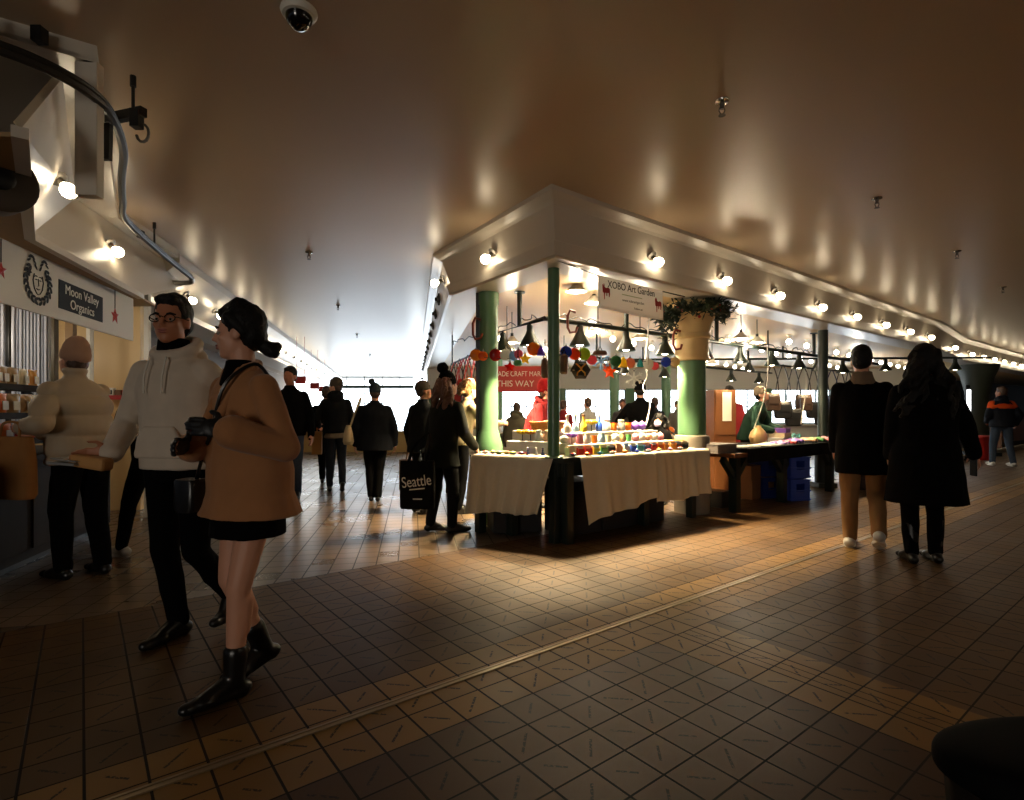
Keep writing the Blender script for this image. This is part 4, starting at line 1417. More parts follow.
MB().grid(fn, 90, 12).build('cloth_cover', blackcloth, bt)
for s_ in (0.22, 1.45, LQ - 0.5):
    m = MB().box((s_, 0.12, 0.33), (0.1, 0.1, 0.67))
    m.beam((s_ - 0.28, 0.12, 0.66), (s_, 0.12, 0.40), 0.06, 0.07).beam((s_ + 0.28, 0.12, 0.66), (s_, 0.12, 0.40), 0.06, 0.07)
    m.build('leg', greend, bt, smooth=False)
    MB().box((s_, 0.68, 0.335), (0.1, 0.1, 0.67)).build('leg', greend, bt, smooth=False)
onQ = lambda s_, off, z=0.0: QA + eQ * s_ - nQ * off + UP * (0.778 + z)
tag(MB().box((0, 0, 0.05), (0.42, 0.3, 0.10)).box((0, 0, 0.106), (0.44, 0.32, 0.012)).build('shallow_case', mat('grey_case', S(108, 100, 96), 0.5), loc=onQ(0.02, 0.25, -0.05), rz=rzQ, smooth=False, bevel=0.005), 'grey shallow display case at the near end of the black table', 'case')
m = MB()
for i in range(9): m.box((-.18 + .045 * i, 0, 0.008), (.035, .18, .016))
m.box((0, 0, 0.003), (.44, .22, .006))
tag(m.build('jewellery_tray', cm('white'), loc=onQ(0.55, 0.18), rz=rzQ, smooth=False), 'pale jewellery tray with slots near the front of the black table', 'tray')
m = MB().box((0, 0, 0.004), (.7, .3, .008)).box((.1, .05, 0.012), (.4, .2, .008), rz=.2)
tag(m.build('paper_stack', cm('white'), loc=onQ(1.3, 0.2), rz=rzQ, smooth=False), 'white sheets of paper on the middle of the black table', 'paper')
for i, (col, z) in enumerate((('white', 0.0), ('cream', 0.07), ('purple', 0.14))):
    o = MB().box((0, 0, 0.034), (.30 - .02 * i, .22, .066)).box((0, 0, .062), (.31 - .02 * i, .23, .01)).build('gift_box', cm(col), loc=onQ(2.05, 0.42, z), rz=rzQ + .1 * i, smooth=False, bevel=0.004)
    tag(o, '%s flat box in the pile of three on the black table, %s from the bottom' % (col, ordn(i)), 'box', 'pile of flat boxes on the black table')
m = MB().loft([(V((0, 0, z)), V((r, 0, 0)), V((0, r * .7, 0))) for z, r in ((0, .13), (.08, .16), (.16, .13), (.22, .06), (.25, .05))], 20)
tag(m.build('cloth_bag', cm('tan', .8), loc=onQ(1.55, 0.5), rz=rzQ), 'tan rounded cloth bag beside the pile of flat boxes', 'bag')
for i, (s_, col) in enumerate(((1.5, 'purple'), (1.75, 'red'), (1.95, 'purple'), (2.4, 'peach'), (2.7, 'green'), (2.9, 'pink'), (3.1, 'pale blue'))):
    m = MB().grid(lambda u, v: V(((u - .5) * .28, (v - .5) * .2, .02 + .018 * math.sin(u * 9 + i) * math.cos(v * 7) + .02 * math.sin(PI * u) * math.sin(PI * v))), 16, 12)
    o = m.build('scarf', cm(col, .8), loc=onQ(s_, 0.17), rz=rzQ + .2)
    o.modifiers.new('s', 'SOLIDIFY').thickness = 0.02
    tag(o, '%s folded scarf on the black table, %s along its front' % (col, ordn(i)), 'scarf', 'folded scarves on the black table')
m = MB()
for i in range(14):
    a = i * .7
    m.tube([(.2 * math.cos(a) * (i / 14), .12 * math.sin(a), .02), (.1 * math.cos(a + 1), .1 * math.sin(a + 1), .09 + .01 * (i % 3)), (.2 * math.cos(a + 2), .12 * math.sin(a + 2), .03)], .008, 5)
tag(m.build('green_tinsel', cm('teal'), loc=onQ(2.65, 0.5), rz=rzQ), 'tangle of bright green tinsel at the far end of the black table', 'tinsel')
m = MB().box((0, 0, 0.38), (.36, .4, .66)).box((0, 0, .72), (.4, .44, .03)).box((0, 0, .025), (.3, .34, .05))
tag(m.build('display_plinth', mat('plum_cloth', S(48, 40, 48), .8), loc=(5.62, 8.72, 0), rz=rzQ, smooth=False, bevel=.01), 'dark plum cloth-covered plinth at the far end of the black table', 'plinth')


def crate(loc, rz, label, m_):
    t = thing('plastic_crate', label, 'crate', loc, rz, 'blue crates under the black table')
    w_, d_, h_ = .29, .29, .295
    m = MB()
    for sx in (-1, 1):
        m.box((sx * w_ / 2, 0, h_ / 2), (.012, d_, h_))
        m.box((0, sx * d_ / 2, h_ * .2), (w_, .012, h_ * .4)).box((0, sx * d_ / 2, h_ * .9), (w_, .012, h_ * .2))
        m.box((-w_ * .36, sx * d_ / 2, h_ * .6), (w_ * .28, .012, h_ * .45)).box((w_ * .36, sx * d_ / 2, h_ * .6), (w_ * .28, .012, h_ * .45))
    m.box((0, 0, .008), (w_, d_, .016))
    m.build('shell', m_, t, smooth=False)
    m = MB()
    for z in (.02, .14, h_ - .012):
        for sx in (-1, 1):
            m.box((sx * (w_ / 2 + .006), 0, z), (.012, d_ + .03, .02)).box((0, sx * (d_ / 2 + .006), z), (w_ + .03, .012, .02))
    m.build('rim', m_, t, smooth=False)
    return t


blue_pl = mat('blue_plastic', S(44, 74, 176), .4)
q = W(793, 500, 7.75)
q.z = 0
for i in range(2):
    crate(q + UP * (.31 * i), rzQ - .5, 'blue plastic crate under the black table, %s of the front stack' % ('lower' if i == 0 else 'upper'), blue_pl)
q2 = q + v2(-.30, .22)
for i in range(2):
    crate(q2 + UP * (.31 * i), rzQ - .4, 'dark blue plastic crate under the black table, %s of the shaded rear stack' % ('lower' if i == 0 else 'upper'), mat('blue_dark', S(26, 44, 112), .45))
for i, (px, py, d, w_, h_, lab) in enumerate(((748, 494, 7.9, .34, .26, 'brown cardboard box under the black table, left one'), (764, 492, 8.1, .26, .34, 'orange-brown cardboard box under the black table beside the crates'), (746, 470, 7.9, .4, .2, 'long brown cardboard box stacked on the left box under the black table'), (716, 497, 7.2, .22, .2, 'small dark box in the shade below the grey display case'))):
    p = W(px, py, d)
    z = .262 if i == 2 else 0
    m = MB().box((0, 0, h_ / 2), (w_, .3, h_)).box((-w_ / 4, 0, h_ + .004), (w_ / 2 - .004, .3, .006)).box((w_ / 4, 0, h_ + .004), (w_ / 2 - .004, .3, .006))
    p0 = W(748, 494, 7.9) if i == 2 else p
    tag(m.build('cardboard_box', mat('cardboard', S(132, 88, 52), .8, var=.1) if i != 3 else cm('black'), loc=(p0.x, p0.y, z), rz=rzQ, smooth=False), lab, 'box')
cab = thing('orange_cabinet', 'orange-brown wooden cabinet with a white notice behind the black table', 'cabinet', (3.05, 8.2, 0), 0.15)
MB().box((0, 0, .78), (.34, .4, 1.52)).build('body', wood, cab, smooth=False, bevel=.005)
MB().box((0, -.205, 1.2), (.30, .012, .62)).box((0, -.205, .45), (.30, .012, .7)).build('door', wood, cab, smooth=False, bevel=.003)
MB().box((0.02, -.214, 1.30), (.14, .004, .42)).build('notice', print_white, cab, smooth=False)
MB().box((0, 0, .01), (.30, .36, .02)).build('plinth', darkwood, cab, smooth=False)

# ================================================================== hanging goods inside


def hang_bag(loc, col, label, group, s=1.0, strap=.42):
    t = thing('hanging_bag', label, 'bag', loc, random.uniform(-.3, .3), group)
    m = MB().loft([(V((0, 0, z * s)), V((a * s, 0, 0)), V((0, b * s, 0))) for z, a, b in ((-.30, .10, .03), (-.28, .14, .05), (-.15, .15, .06), (-.02, .135, .035), (0, .12, .02))], 20, pw=3.2)
    m.build('bag_body', cm(col, .5), t)
    pts = [V((-.12 * s, 0, -.01)), V((-.1 * s, 0, strap * .5)), V((-.02, 0, strap)), V((.02, 0, strap)), V((.1 * s, 0, strap * .5)), V((.12 * s, 0, -.01))]
    MB().tube(smoothpath(pts, 5), .009, 6).build('strap', cm(col, .5), t)
    MB().box((0, -.062 * s, -.12 * s), (.2 * s, .006, .12 * s)).build('flap', cm(col, .5), t, smooth=False, bevel=.002)
    return t


hr = MB().tube([v2(4.15, 9.05) + UP * 2.0, v2(7.3, 11.3) + UP * 2.0], .018, 8)
for q in (v2(4.2, 9.09), v2(7.25, 11.27)): hr.cyl(q + UP * 2.0, q + UP * (SB + .012), .012)
tag(hr.build('hanging_rail', blackm), 'black rail with hanging handbags behind the black table', 'rail')
for i in range(11):
    col = ['dark brown', 'black', 'black', 'dark brown', 'black', 'black', 'navy', 'dark brown', 'black', 'dark brown', 'black'][i]
    q = v2(4.3, 9.16).lerp(v2(7.1, 11.16), i / 10)
    s_ = .45 + .13 * (i % 3)
    hang_bag(q + UP * (1.985 - s_), col, '%s handbag hanging from the black rail, %s from its near end' % (col, ordn(i)), 'handbags on the black rail', 1.0, s_)
hr = MB().tube([v2(-1.05, 9.6) + UP * 2.05, v2(-.35, 7.3) + UP * 2.05], .016, 8)
for q in (v2(-1.03, 9.55), v2(-.37, 7.36)): hr.cyl(q + UP * 2.05, q + UP * (SB + .012), .012)
tag(hr.build('hanging_rail', blackm), 'black rail of red and black goods beside the hall, left of the fluted column', 'rail')
for i in range(12):
    col = ['red', 'black', 'red', 'brown', 'red', 'black', 'red', 'red', 'brown', 'black', 'red', 'black'][i]
    q = v2(-.37, 7.4).lerp(v2(-1.02, 9.5), i / 11)
    s_ = .3 + .17 * (i % 3)
    hang_bag(q + UP * (2.035 - s_), col, '%s knitted bag hanging beside the hall, %s along the rail from the fluted column' % (col, ordn(i)), 'red and black bags beside the hall', .85, s_)
sd = thing('side_table', 'dark side table by the hall behind the fluted column', 'table', (-.62, 7.75, 0), math.atan2(HD.y, HD.x))
MB().box((0, -.0, .78), (1.5, .6, .04)).build('tabletop', darkwood, sd, smooth=False)
for sx in (-1, 1):
    for sy in (-1, 1): MB().box((sx * .68, sy * .24, .38), (.05, .05, .76)).build('leg', darkwood, sd, smooth=False)
m = MB().grid(lambda u, v: V(((u - .5) * 1.5, .31 + .01 * math.sin(u * 40) * v, .8 - .5 * v)), 50, 4)
o = m.build('cloth_skirt', cm('grey', .9), sd)
for i in range(9):
    q = v2(-.62, 7.75) + HD * (-.6 + .15 * i) + UP * .80
    col = ['cream', 'white', 'cream', 'tan', 'cream', 'white', 'cream', 'tan', 'white'][i]
    t = thing('knit_cap', '%s folded knit cap on the dark side table, %s from the front' % (col, ordn(i)), 'cap', q, 0, 'knit caps on the side table')
    MB().lathe((0, 0, 0), [(.07, 0), (.075, .03), (.07, .06), (.05, .1), (.001, .115)], 16).build('crown', cm(col, .9), t)
    MB().lathe((0, 0, 0), [(.07, 0), (.08, .005), (.08, .035), (.07, .04)], 16).build('brim', cm(col, .9), t)

# strings of small lights far inside
fb_ = None
i = 0
rg = random.Random(11)
for row, (a, b, n_) in enumerate(((v2(-.2, 9.2), v2(3.2, 15.5), 9), (v2(1.2, 8.6), v2(6.5, 15.6), 12), (v2(2.6, 8.4), v2(9.5, 15.8), 13), (v2(4.8, 9.6), v2(11.5, 15.9), 12))):
    for k in range(n_):
        q = a.lerp(b, k / (n_ - 1)) + UP * (SB + .012)
        lab = 'small ceiling bulb over the stalls, %s in the %s row from the hall' % (ordn(k), ordn(row))
        if fb_ is None:
            fb_ = thing('ceiling_bulb', lab, 'light', q, 0, 'small ceiling bulbs over the stalls')
            MB().lathe((0, 0, 0), [(.045, 0), (.045, -.012), (.02, -.02), (.02, -.07), (.024, -.08)], 12).build('socket', white_enamel, fb_)
            MB().ell((0, 0, -.12), (.047, .047, .05), n=14, m=8).build('bulb', bulb_far, fb_)
        else:
            dup(fb_, q, None, lab)
# darker rails further in
for hz_, a, b, lab in ((2.12, v2(.6, 8.6), v2(6.0, 12.8), 'dark lamp rail crossing the stalls behind the white dome lamps'), (2.3, v2(1.5, 11.5), v2(9.5, 11.0), 'dark lamp rail deep inside the stalls')):
    m = MB().tube([a + UP * hz_, b + UP * hz_], .022, 8)
    for t in (.15, .5, .85): m.cyl(a.lerp(b, t) + UP * hz_, a.lerp(b, t) + UP * (SB + .012), .018, n=10)
    o = tag(m.build('lamp_rail', greend), lab, 'rail')
    for k in range(6):
        q = a.lerp(b, (k + .5) / 6) + UP * (hz_ - .02)
        dup(pend, q, None, 'small dark cone lamp deep inside, %s along the %s' % (ordn(k), 'rail behind the dome lamps' if lab.endswith('dome lamps') else 'deepest rail'), 'cone lamps deep inside the stalls')
# inner stall tables
for x, y, lab in ((2.2, 9.4, 'white-covered table inside the stalls behind the craft table'), (5.2, 12.0, 'white-covered table further inside the stalls'), (0.4, 11.5, 'white-covered table near the red banner')):
    t = thing('inner_table', lab, 'table', (x, y, 0), rzQ)
    MB().box((0, 0, .78), (2.0, .7, .03)).build('tabletop', white_enamel, t, smooth=False)
    m = MB()
    for sy in (-1, 1):
        m.grid(lambda u, v: V(((u - .5) * 2.02, sy * (.36 + .012 * math.sin(u * 45) * v), .8 - .6 * v)), 60, 3)
    m.box((0, 0, .802), (2.02, .72, .006))
    m.build('cloth', linen, t)
    for sx in (-1, 1):
        for sy in (-1, 1): MB().box((sx * .9, sy * .28, .385), (.05, .05, .77)).build('leg', darkwood, t, smooth=False)
    for k in range(8):
        col = ['white', 'orange', 'blue', 'pale blue', 'yellow', 'red', 'purple', 'white'][(k + int(x)) % 8]
        p = V((x, y, .806)) + eQ * (-.85 + .24 * k)
        item(['bottle', 'jar', 'box', 'bottle', 'flower', 'jar', 'bottle', 'dome'][k], col, p, rzQ, 'on the ' + lab.replace('white-covered ', ''), 1.6)

# far right stalls
t = thing('serving_counter', 'lit orange-brown counter in the far right stalls behind the orange jacket', 'counter', (17.6, 19.8, 0), 0.6)
MB().box((0, 0, .55), (3.0, .6, 1.1)).build('body', wood, t, smooth=False)
MB().box((0, 0, 1.12), (3.1, .7, .05)).build('worktop', cm('amber'), t, smooth=False, bevel=.01)
MB().box((0, -.32, .1), (2.9, .05, .2)).build('kickboard', darkwood, t, smooth=False)
t = thing('market_shelf', 'dark two-tier shelf of bottles left of the olive column', 'shelf', (11.9, 15.5, 0), .6)
for z in (.9, 1.55, 1.85): MB().box((0, 0, z), (1.4, .35, .03)).build('shelf_board', cm('grey'), t, smooth=False)
for sx in (-1, 1): MB().box((sx * .68, 0, .95), (.04, .35, 1.9)).build('upright', blackm, t, smooth=False)
for k in range(10):
    p = V((11.9, 15.5, 1.567 if k < 5 else 1.867)) + v2(math.cos(.6), math.sin(.6)) * (-.5 + .24 * (k % 5))
    item('bottle', ['black', 'green', 'brown'][k % 3], p, 0, 'on the dark two-tier shelf', 1.3)
t = thing('strip_light', 'upright white strip light beside the olive column', 'light', (11.46, 13.9, 0.0))
MB().box((0, 0, 1.28), (.07, .05, 1.0)).build('tube', mat('strip_glow', (1, 1, 1, 1), emit=4), t, smooth=False)
MB().box((0, .04, .95), (.10, .04, 1.9)).box((0, .03, .02), (.2, .2, .04)).build('stand', blackm, t, smooth=False)
p = V((982 - 512, 0, 0)) / F * 14.2 + V((0, 14.2, 0))
t = thing('red_bin', 'red plastic bin at the foot of the far right stalls', 'bin', (p.x, p.y, 0))
MB().loft([(V((0, 0, z)), V((a, 0, 0)), V((0, a, 0))) for z, a in ((0, .22), (.55, .27), (.57, .28), (.57, .24), (.05, .2))], 28, pw=4).build('body', red_paint, t)
MB().loft([(V((0, 0, z)), V((a, 0, 0)), V((0, a, 0))) for z, a in ((.572, .29), (.60, .29), (.62, .2))], 28, pw=4).build('lid', red_paint, t)
for px, py, lab in ((845, 490, 'red glowing floor reflector light near the plinth'),):
    pass
# shelf line at the floor edge of the far stalls
m = MB().beam(V((10.6, 13.4, .06)), V((20, 20.9, .06)), .12, .12)
tag(m.build('floor_kerb', mat('pale_kerb', S(150, 140, 124), .5), smooth=False), 'pale low kerb along the foot of the far right stalls', 'kerb')

# bin at the lower right corner
bn_ = thing('rubbish_bin', 'dark bin with a padded black lid at the lower right corner', 'bin', (1.04, .97, 0))
outl = [(-.27, .03), (-.25, .085), (-.19, .115), (-.1, .14), (.1, .15), (.24, .12), (.28, .02), (.24, -.1), (.1, -.16), (-.08, -.14), (-.2, -.085), (-.255, -.03)]
def rg_out(k, z): return [V((x * k, y * k, z)) for x, y in outl]
def polyloft(levels):
    m = MB()
    n = len(outl)
    vs = [p for k, z in levels for p in rg_out(k, z)]
    fs = [(i * n + j, i * n + (j + 1) % n, (i + 1) * n + (j + 1) % n, (i + 1) * n + j) for i in range(len(levels) - 1) for j in range(n)]
    return m.add(vs, fs + [tuple(range(n)), tuple((len(levels) - 1) * n + j for j in range(n))])
o = polyloft([(.97, .555), (1.0, .57), (1.01, .59), (.98, .612), (.85, .622), (.5, .626)]).build('lid', mat('black_vinyl', S(6, 6, 8), .85, spec=.1), bn_, ang=60)
md = o.modifiers.new('sub', 'SUBSURF'); md.levels = md.render_levels = 2
polyloft([(.72, 0), (.76, .02), (.9, .54), (.92, .556)]).build('body', mat('bin_brown', S(30, 22, 16), .8, spec=.2), bn_, ang=60)
MB().tube([(-.09, -.149, .565), (-.06, -.158, .585), (-.03, -.157, .565)], .007, 6).build('latch', steel, bn_)

# storage under the craft table
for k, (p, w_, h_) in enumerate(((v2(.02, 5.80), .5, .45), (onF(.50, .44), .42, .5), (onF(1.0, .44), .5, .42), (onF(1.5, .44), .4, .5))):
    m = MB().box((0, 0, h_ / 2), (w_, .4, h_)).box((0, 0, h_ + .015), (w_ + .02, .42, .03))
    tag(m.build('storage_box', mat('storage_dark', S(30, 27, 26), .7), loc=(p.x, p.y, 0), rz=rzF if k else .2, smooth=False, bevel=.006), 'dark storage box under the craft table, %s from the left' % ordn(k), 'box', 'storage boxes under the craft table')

for lx, ly in ((1.4, 9.6), (3.6, 12.2), (5.6, 13.6), (4.2, 10.2), (8.2, 13.2), (0.6, 13.0)):
    l = bpy.data.lights.new('ceiling_bulb_light', 'POINT')
    l.energy, l.color, l.shadow_soft_size = 24, (1, 0.88, 0.68), 0.06
    lo = bpy.data.objects.new('ceiling_bulb_light', l)
    lo.location = (lx, ly, 2.36)
    COL.objects.link(lo)

# ================================================================== people
def blob(name, mb, vox, m, parent=None, smooth=3, wr=0.0, wf=9.0, disp=None, seed=0.0):
    me = mb.mesh(name, m, True, 180)
    o = bpy.data.objects.new(name, me)
    COL.objects.link(o)
    r = o.modifiers.new('r', 'REMESH')
    r.mode = 'VOXEL'
    r.voxel_size = vox
    if smooth:
        s = o.modifiers.new('s', 'SMOOTH')
        s.iterations = smooth
        s.factor = 0.5
    dg = bpy.context.evaluated_depsgraph_get()
    new = bpy.data.meshes.new_from_object(o.evaluated_get(dg))
    o.modifiers.clear()
    o.data = new
    bpy.data.meshes.remove(me)
    new.name = name
    if wr or disp:
        nv = [v.normal.copy() for v in new.vertices]
        off = V((seed, seed * 2, 0))
        for v, n in zip(new.vertices, nv):
            p = v.co
            a = 0.0
            if wr:
                q = V((p.x * wf, p.y * wf, p.z * wf * 0.55)) + off
                a += wr * (noise.noise(q) + 0.5 * noise.noise(q * 2.1))
            if disp: a += disp(p)
            v.co = p + n * a
    new.polygons.foreach_set('use_smooth', [True] * len(new.polygons))
    if not new.materials: new.materials.append(m)
    if parent: o.parent = parent
    return o


def ik(a, c, l1, l2, pole):
    d = c - a
    L_ = d.length
    if L_ > (l1 + l2) * 0.998:
        d = d * ((l1 + l2) * 0.998 / L_)
        c = a + d
        L_ = d.length
    u = d / L_
    x = (l1 * l1 - l2 * l2 + L_ * L_) / (2 * L_)
    hgt = math.sqrt(max(0, l1 * l1 - x * x))
    pv = (pole - u * pole.dot(u)).normalized()
    return a + u * x + pv * hgt, c


def hand(mb, wr, d, thumb, n, r=1.0, curl=0.5, glove=0.0):
    """palm, four unequal bent fingers and a thumb from the side of the palm"""
    d = d.normalized()
    l = (thumb - d * thumb.dot(d)).normalized()
    n = n.normalized()
    R = Matrix((l, d, n)).transposed()
    mb.ell(wr + d * .048 * r, (.038 * r + glove, .05 * r, .016 * r + glove), R=R)
    mb.cap(wr - d * .02, wr + d * .03 * r, .026 * r + glove, .024 * r + glove)
    for i, (lx, ln, b) in enumerate(((.030, .070, .088), (.010, .078, .094), (-.010, .072, .090), (-.029, .056, .080))):
        p = wr + d * b * r + l * lx * r
        ang = curl * (.5 + .12 * i)
        dd = d
        rad = .0088 * r + glove
        for s in (.45, .32, .23):
            dd = (d * math.cos(ang) + n * math.sin(ang))
            q = p + dd * ln * s * r
            mb.cap(p, q, rad, rad * .92, 8)
            p, ang, rad = q, ang + curl * .75, rad * .93
    p = wr + d * .022 * r + l * .03 * r
    q = p + (d * .55 + l * .75 + n * .2).normalized() * .04 * r
    mb.cap(p, q, .012 * r + glove, .0105 * r + glove, 8)
    mb.cap(q, q + (d * .9 + l * .3 + n * .35).normalized() * .032 * r, .010 * r + glove, .0085 * r + glove, 8)


SK = {'light': mat('skin_light', S(206, 150, 122), .5, var=.05, scale=20), 'warm': mat('skin_warm', S(176, 116, 84), .5, var=.05, scale=20), 'mid': mat('skin_mid', S(160, 104, 78), .5, var=.05, scale=20)}
HAIR = {'black': mat('hair_black', S(10, 8, 7), .62, spec=.25, bump=.4, bscale=70), 'brown': mat('hair_brown', S(62, 40, 28), .5, bump=.5, bscale=60), 'auburn': mat('hair_auburn', S(96, 58, 38), .5, bump=.6, bscale=45), 'blond': mat('hair_blond', S(120, 84, 42), .5, bump=.6, bscale=45)}
FAB = {}


def fab(n, rgb, rough=.88, sheen=.0):
    if n not in FAB: FAB[n] = mat('fabric_' + n, S(*rgb), rough, var=.12, scale=14, bump=.12, bscale=180, sheen=sheen, spec=.15)
    return FAB[n]


def human(label, pos, fwd, h=1.72, feet=((-.09, 0, 0, 0), (.09, 0, 0, 0)), wrists=None, skin='light', lean=(0, .02), head=(0, 0), vox=.012, bulk=1.0, top=None, bottom=None, shoes=None,
          hair=None, hat=None, group=None, hand_d=None, curl=.6, elbow=None, glove=None, world_w=False, tie=None, cut_body=False, face=False, twist=0.0, hips=None):
    k = h / 1.75
    fx, fy = V((fwd[0], fwd[1], 0)).normalized()[:2]
    ang = math.atan2(-fx, fy)
    MW = Matrix.Translation(V((pos[0], pos[1], 0))) @ Matrix.Rotation(ang, 4, 'Z')
    IW = MW.inverted()
    # legs: feet entries are (x, y, heel-raise degrees, lift[, yaw])
    ank, fdir = [], []
    for f in feet:
        x, y, pt, lf = f[:4]
        yw = f[4] if len(f) > 4 else 0
        pr = math.radians(pt)
        fd = V((math.sin(math.radians(yw)), math.cos(math.radians(yw)), 0))
        ball = V((x, y, lf)) + fd * .12 * k
        a = ball - fd * (.12 * k * math.cos(pr) - .085 * k * math.sin(pr) * .6) + UP * (.085 * k * math.cos(pr) + .12 * k * math.sin(pr))
        ank.append(a)
        fdir.append((fd, pr, ball))
    lt, ls = .435 * k, .405 * k
    hz = 10
    for s, a in zip((-1, 1), ank):
        dx = V((a.x - s * .09 * k, a.y, 0)).length
        hz = min(hz, a.z + math.sqrt(max(.01, ((lt + ls) * .996) ** 2 - dx * dx)))
    P = V((0, 0, hips or hz))
    N = P + V((lean[0], lean[1], .53 * k))
    tw = Matrix.Rotation(math.radians(twist), 3, 'Z')
    hipj = [P + V((s * .09 * k, 0, 0)) for s in (-1, 1)]
    knee = []
    for i in (0, 1):
        kn, an = ik(hipj[i], ank[i], lt, ls, fdir[i][0] * 1.0 + V((0, .3, 0)))
        knee.append(kn)
    shd = [N + tw @ V((s * .168 * k * (.5 + .5 * bulk), 0, -.078 * k)) for s in (-1, 1)]
    la, lf_ = .29 * k, .255 * k
    elb, wri, hdir_ = [], [], []
    for i, s in enumerate((-1, 1)):
        if wrists and wrists[i] is not None:
            w_ = V(wrists[i])
            if world_w: w_ = IW @ w_
        else:
            w_ = shd[i] + V((s * .10 * k, .04 * k, -.52 * k))
        pole = V(elbow[i]) if elbow and elbow[i] is not None else V((s * .5, -1, -.3))
        e_, w_ = ik(shd[i], w_, la, lf_, pole)
        elb.append(e_)
        wri.append(w_)
        hd = (w_ - e_).normalized()
        if hand_d and hand_d[i] is not None:
            hd = V(hand_d[i])
            if world_w: hd = IW.to_3x3() @ hd
            hd = hd.normalized()
        hdir_.append(hd)
    Rh = Matrix.Rotation(math.radians(head[0]), 3, 'Z') @ Matrix.Rotation(math.radians(-head[1]), 3, 'X')
    Hc = N + V((lean[0] * .12, lean[1] * .12 + .018 * k, .17 * k))
    hp = lambda x, y, z: Hc + Rh @ (V((x, y, z)) * k)
    # ---- body
    b = MB()
    X = lambda r: tw @ V((r, 0, 0))
    Y = lambda r: tw @ V((0, r, 0))
    b.loft([(P + UP * (z * k) + V((lean[0], lean[1], 0)) * max(0, z / .53), X(rx * k), Y(ry * k)) for z, rx, ry in ((-.07, .10, .085), (0, .145, .10), (.12, .125, .09), (.28, .15, .10), (.42, .155, .09), (.49, .10, .065), (.53, .055, .055))])
    b.cap(N - UP * .03, hp(0, -.012, -.07), .056 * k, .052 * k)
    for i in (0, 1):
        lk = .8 if bottom and bottom['kind'] == 'trousers' else 1.0
        b.cap(hipj[i] - UP * .02, knee[i], .082 * k * lk, .052 * k * lk)
        b.cap(knee[i], ank[i], .050 * k * lk, .036 * k * lk)
        c = knee[i].lerp(ank[i], .30)
        b.cap(knee[i].lerp(ank[i], .16) - fdir[i][0] * (.014 if lk == 1 else 0), knee[i].lerp(ank[i], .45) - fdir[i][0] * (.012 if lk == 1 else 0), .052 * k * lk * lk, .046 * k * lk * lk)
        b.cap(ank[i] - UP * .01, fdir[i][2] + UP * .03 * k, .034 * k, .026 * k)
        b.cap(shd[i], elb[i], .05 * k, .04 * k)
        b.cap(elb[i], wri[i], .038 * k, .027 * k)
        s = (-1, 1)[i]
        hd = hdir_[i]
        th = V((-s * .35, 1, .25)) if abs(hd.z) > .6 else V((-s * .5, .1, 1))
        l_ = (th - hd * th.dot(hd)).normalized()
        n_ = hd.cross(l_) * (-s)
        hand(b, wri[i], hd, l_, n_, k, curl)
        if glove is not None:
            g = MB()
            hand(g, wri[i], hd, l_, n_, k, curl * .75, .0025)
            g.cap(wri[i] - hd * .02, wri[i], .034 * k, .033 * k)
            glove_mb = g
            wri_g = (i, g)
            if i == 0: gl = [g]
            else: gl.append(g)
    b.ell(hp(0, -.012, .032), (.075 * k, .094 * k, .098 * k), R=Rh)
    b.ell(hp(0, .022, -.04), (.062 * k, .068 * k, .088 * k), R=Rh)
    b.ell(hp(0, .058, -.098), (.028 * k, .026 * k, .024 * k), R=Rh)
    b.ell(hp(0, .068, .012), (.05 * k, .022 * k, .016 * k), R=Rh)
    b.cap(hp(0, .086, .004), hp(0, .103, -.032), .008 * k, .0135 * k, 8)
    b.ell(hp(0, .092, -.04), (.018 * k, .012 * k, .008 * k), R=Rh)
    b.ell(hp(0, .082, -.068), (.023 * k, .011 * k, .010 * k), R=Rh)
    for s in (-1, 1):
        b.ell(hp(s * .074, -.004, -.012), (.010 * k, .02 * k, .032 * k), R=Rh)
        b.ell(hp(s * .036, .058, -.03), (.024 * k, .022 * k, .02 * k), R=Rh)
    sk = SK[skin]
    root = blob('person', b, min(vox, .009) if face else min(vox, .0115), sk, None, 2)
    root.matrix_world = MW
    tag(root, label, 'person', group)
    if face:
        eye_w, iris = mat('eye_white', S(150, 140, 130), .35), mat('eye_iris', S(34, 22, 16), .15)
        for s in (-1, 1):
            e_ = MB()
            c = hp(s * .031, .0725, -.010)
            e_.ell(c, (.0118 * k, .0118 * k, .0092 * k), n=14, m=10, mi=0)
            dv = (Rh @ V((0, 1, 0)))
            e_.ell(c + dv * .0085 * k, (.0062 * k, .0062 * k, .0062 * k), n=10, m=8, mi=1)
            e_.build('eye', [eye_w, iris], root)
            MB().tube([hp(s * .017, .089, .013), hp(s * .033, .087, .019), hp(s * .052, .073, .013)], .0042 * k, 6).build('eyebrow', HAIR['black'], root)
        m = MB().ell(hp(0, .0905, -.0625), (.022 * k, .006 * k, .0055 * k), R=Rh).ell(hp(0, .0900, -.0735), (.019 * k, .006 * k, .006 * k), R=Rh)
        m.build('lips', mat('lips', S(150, 84, 74), .4), root)
    if glove is not None:
        for g in gl: blob('glove', g, .0055, glove, root, 2)
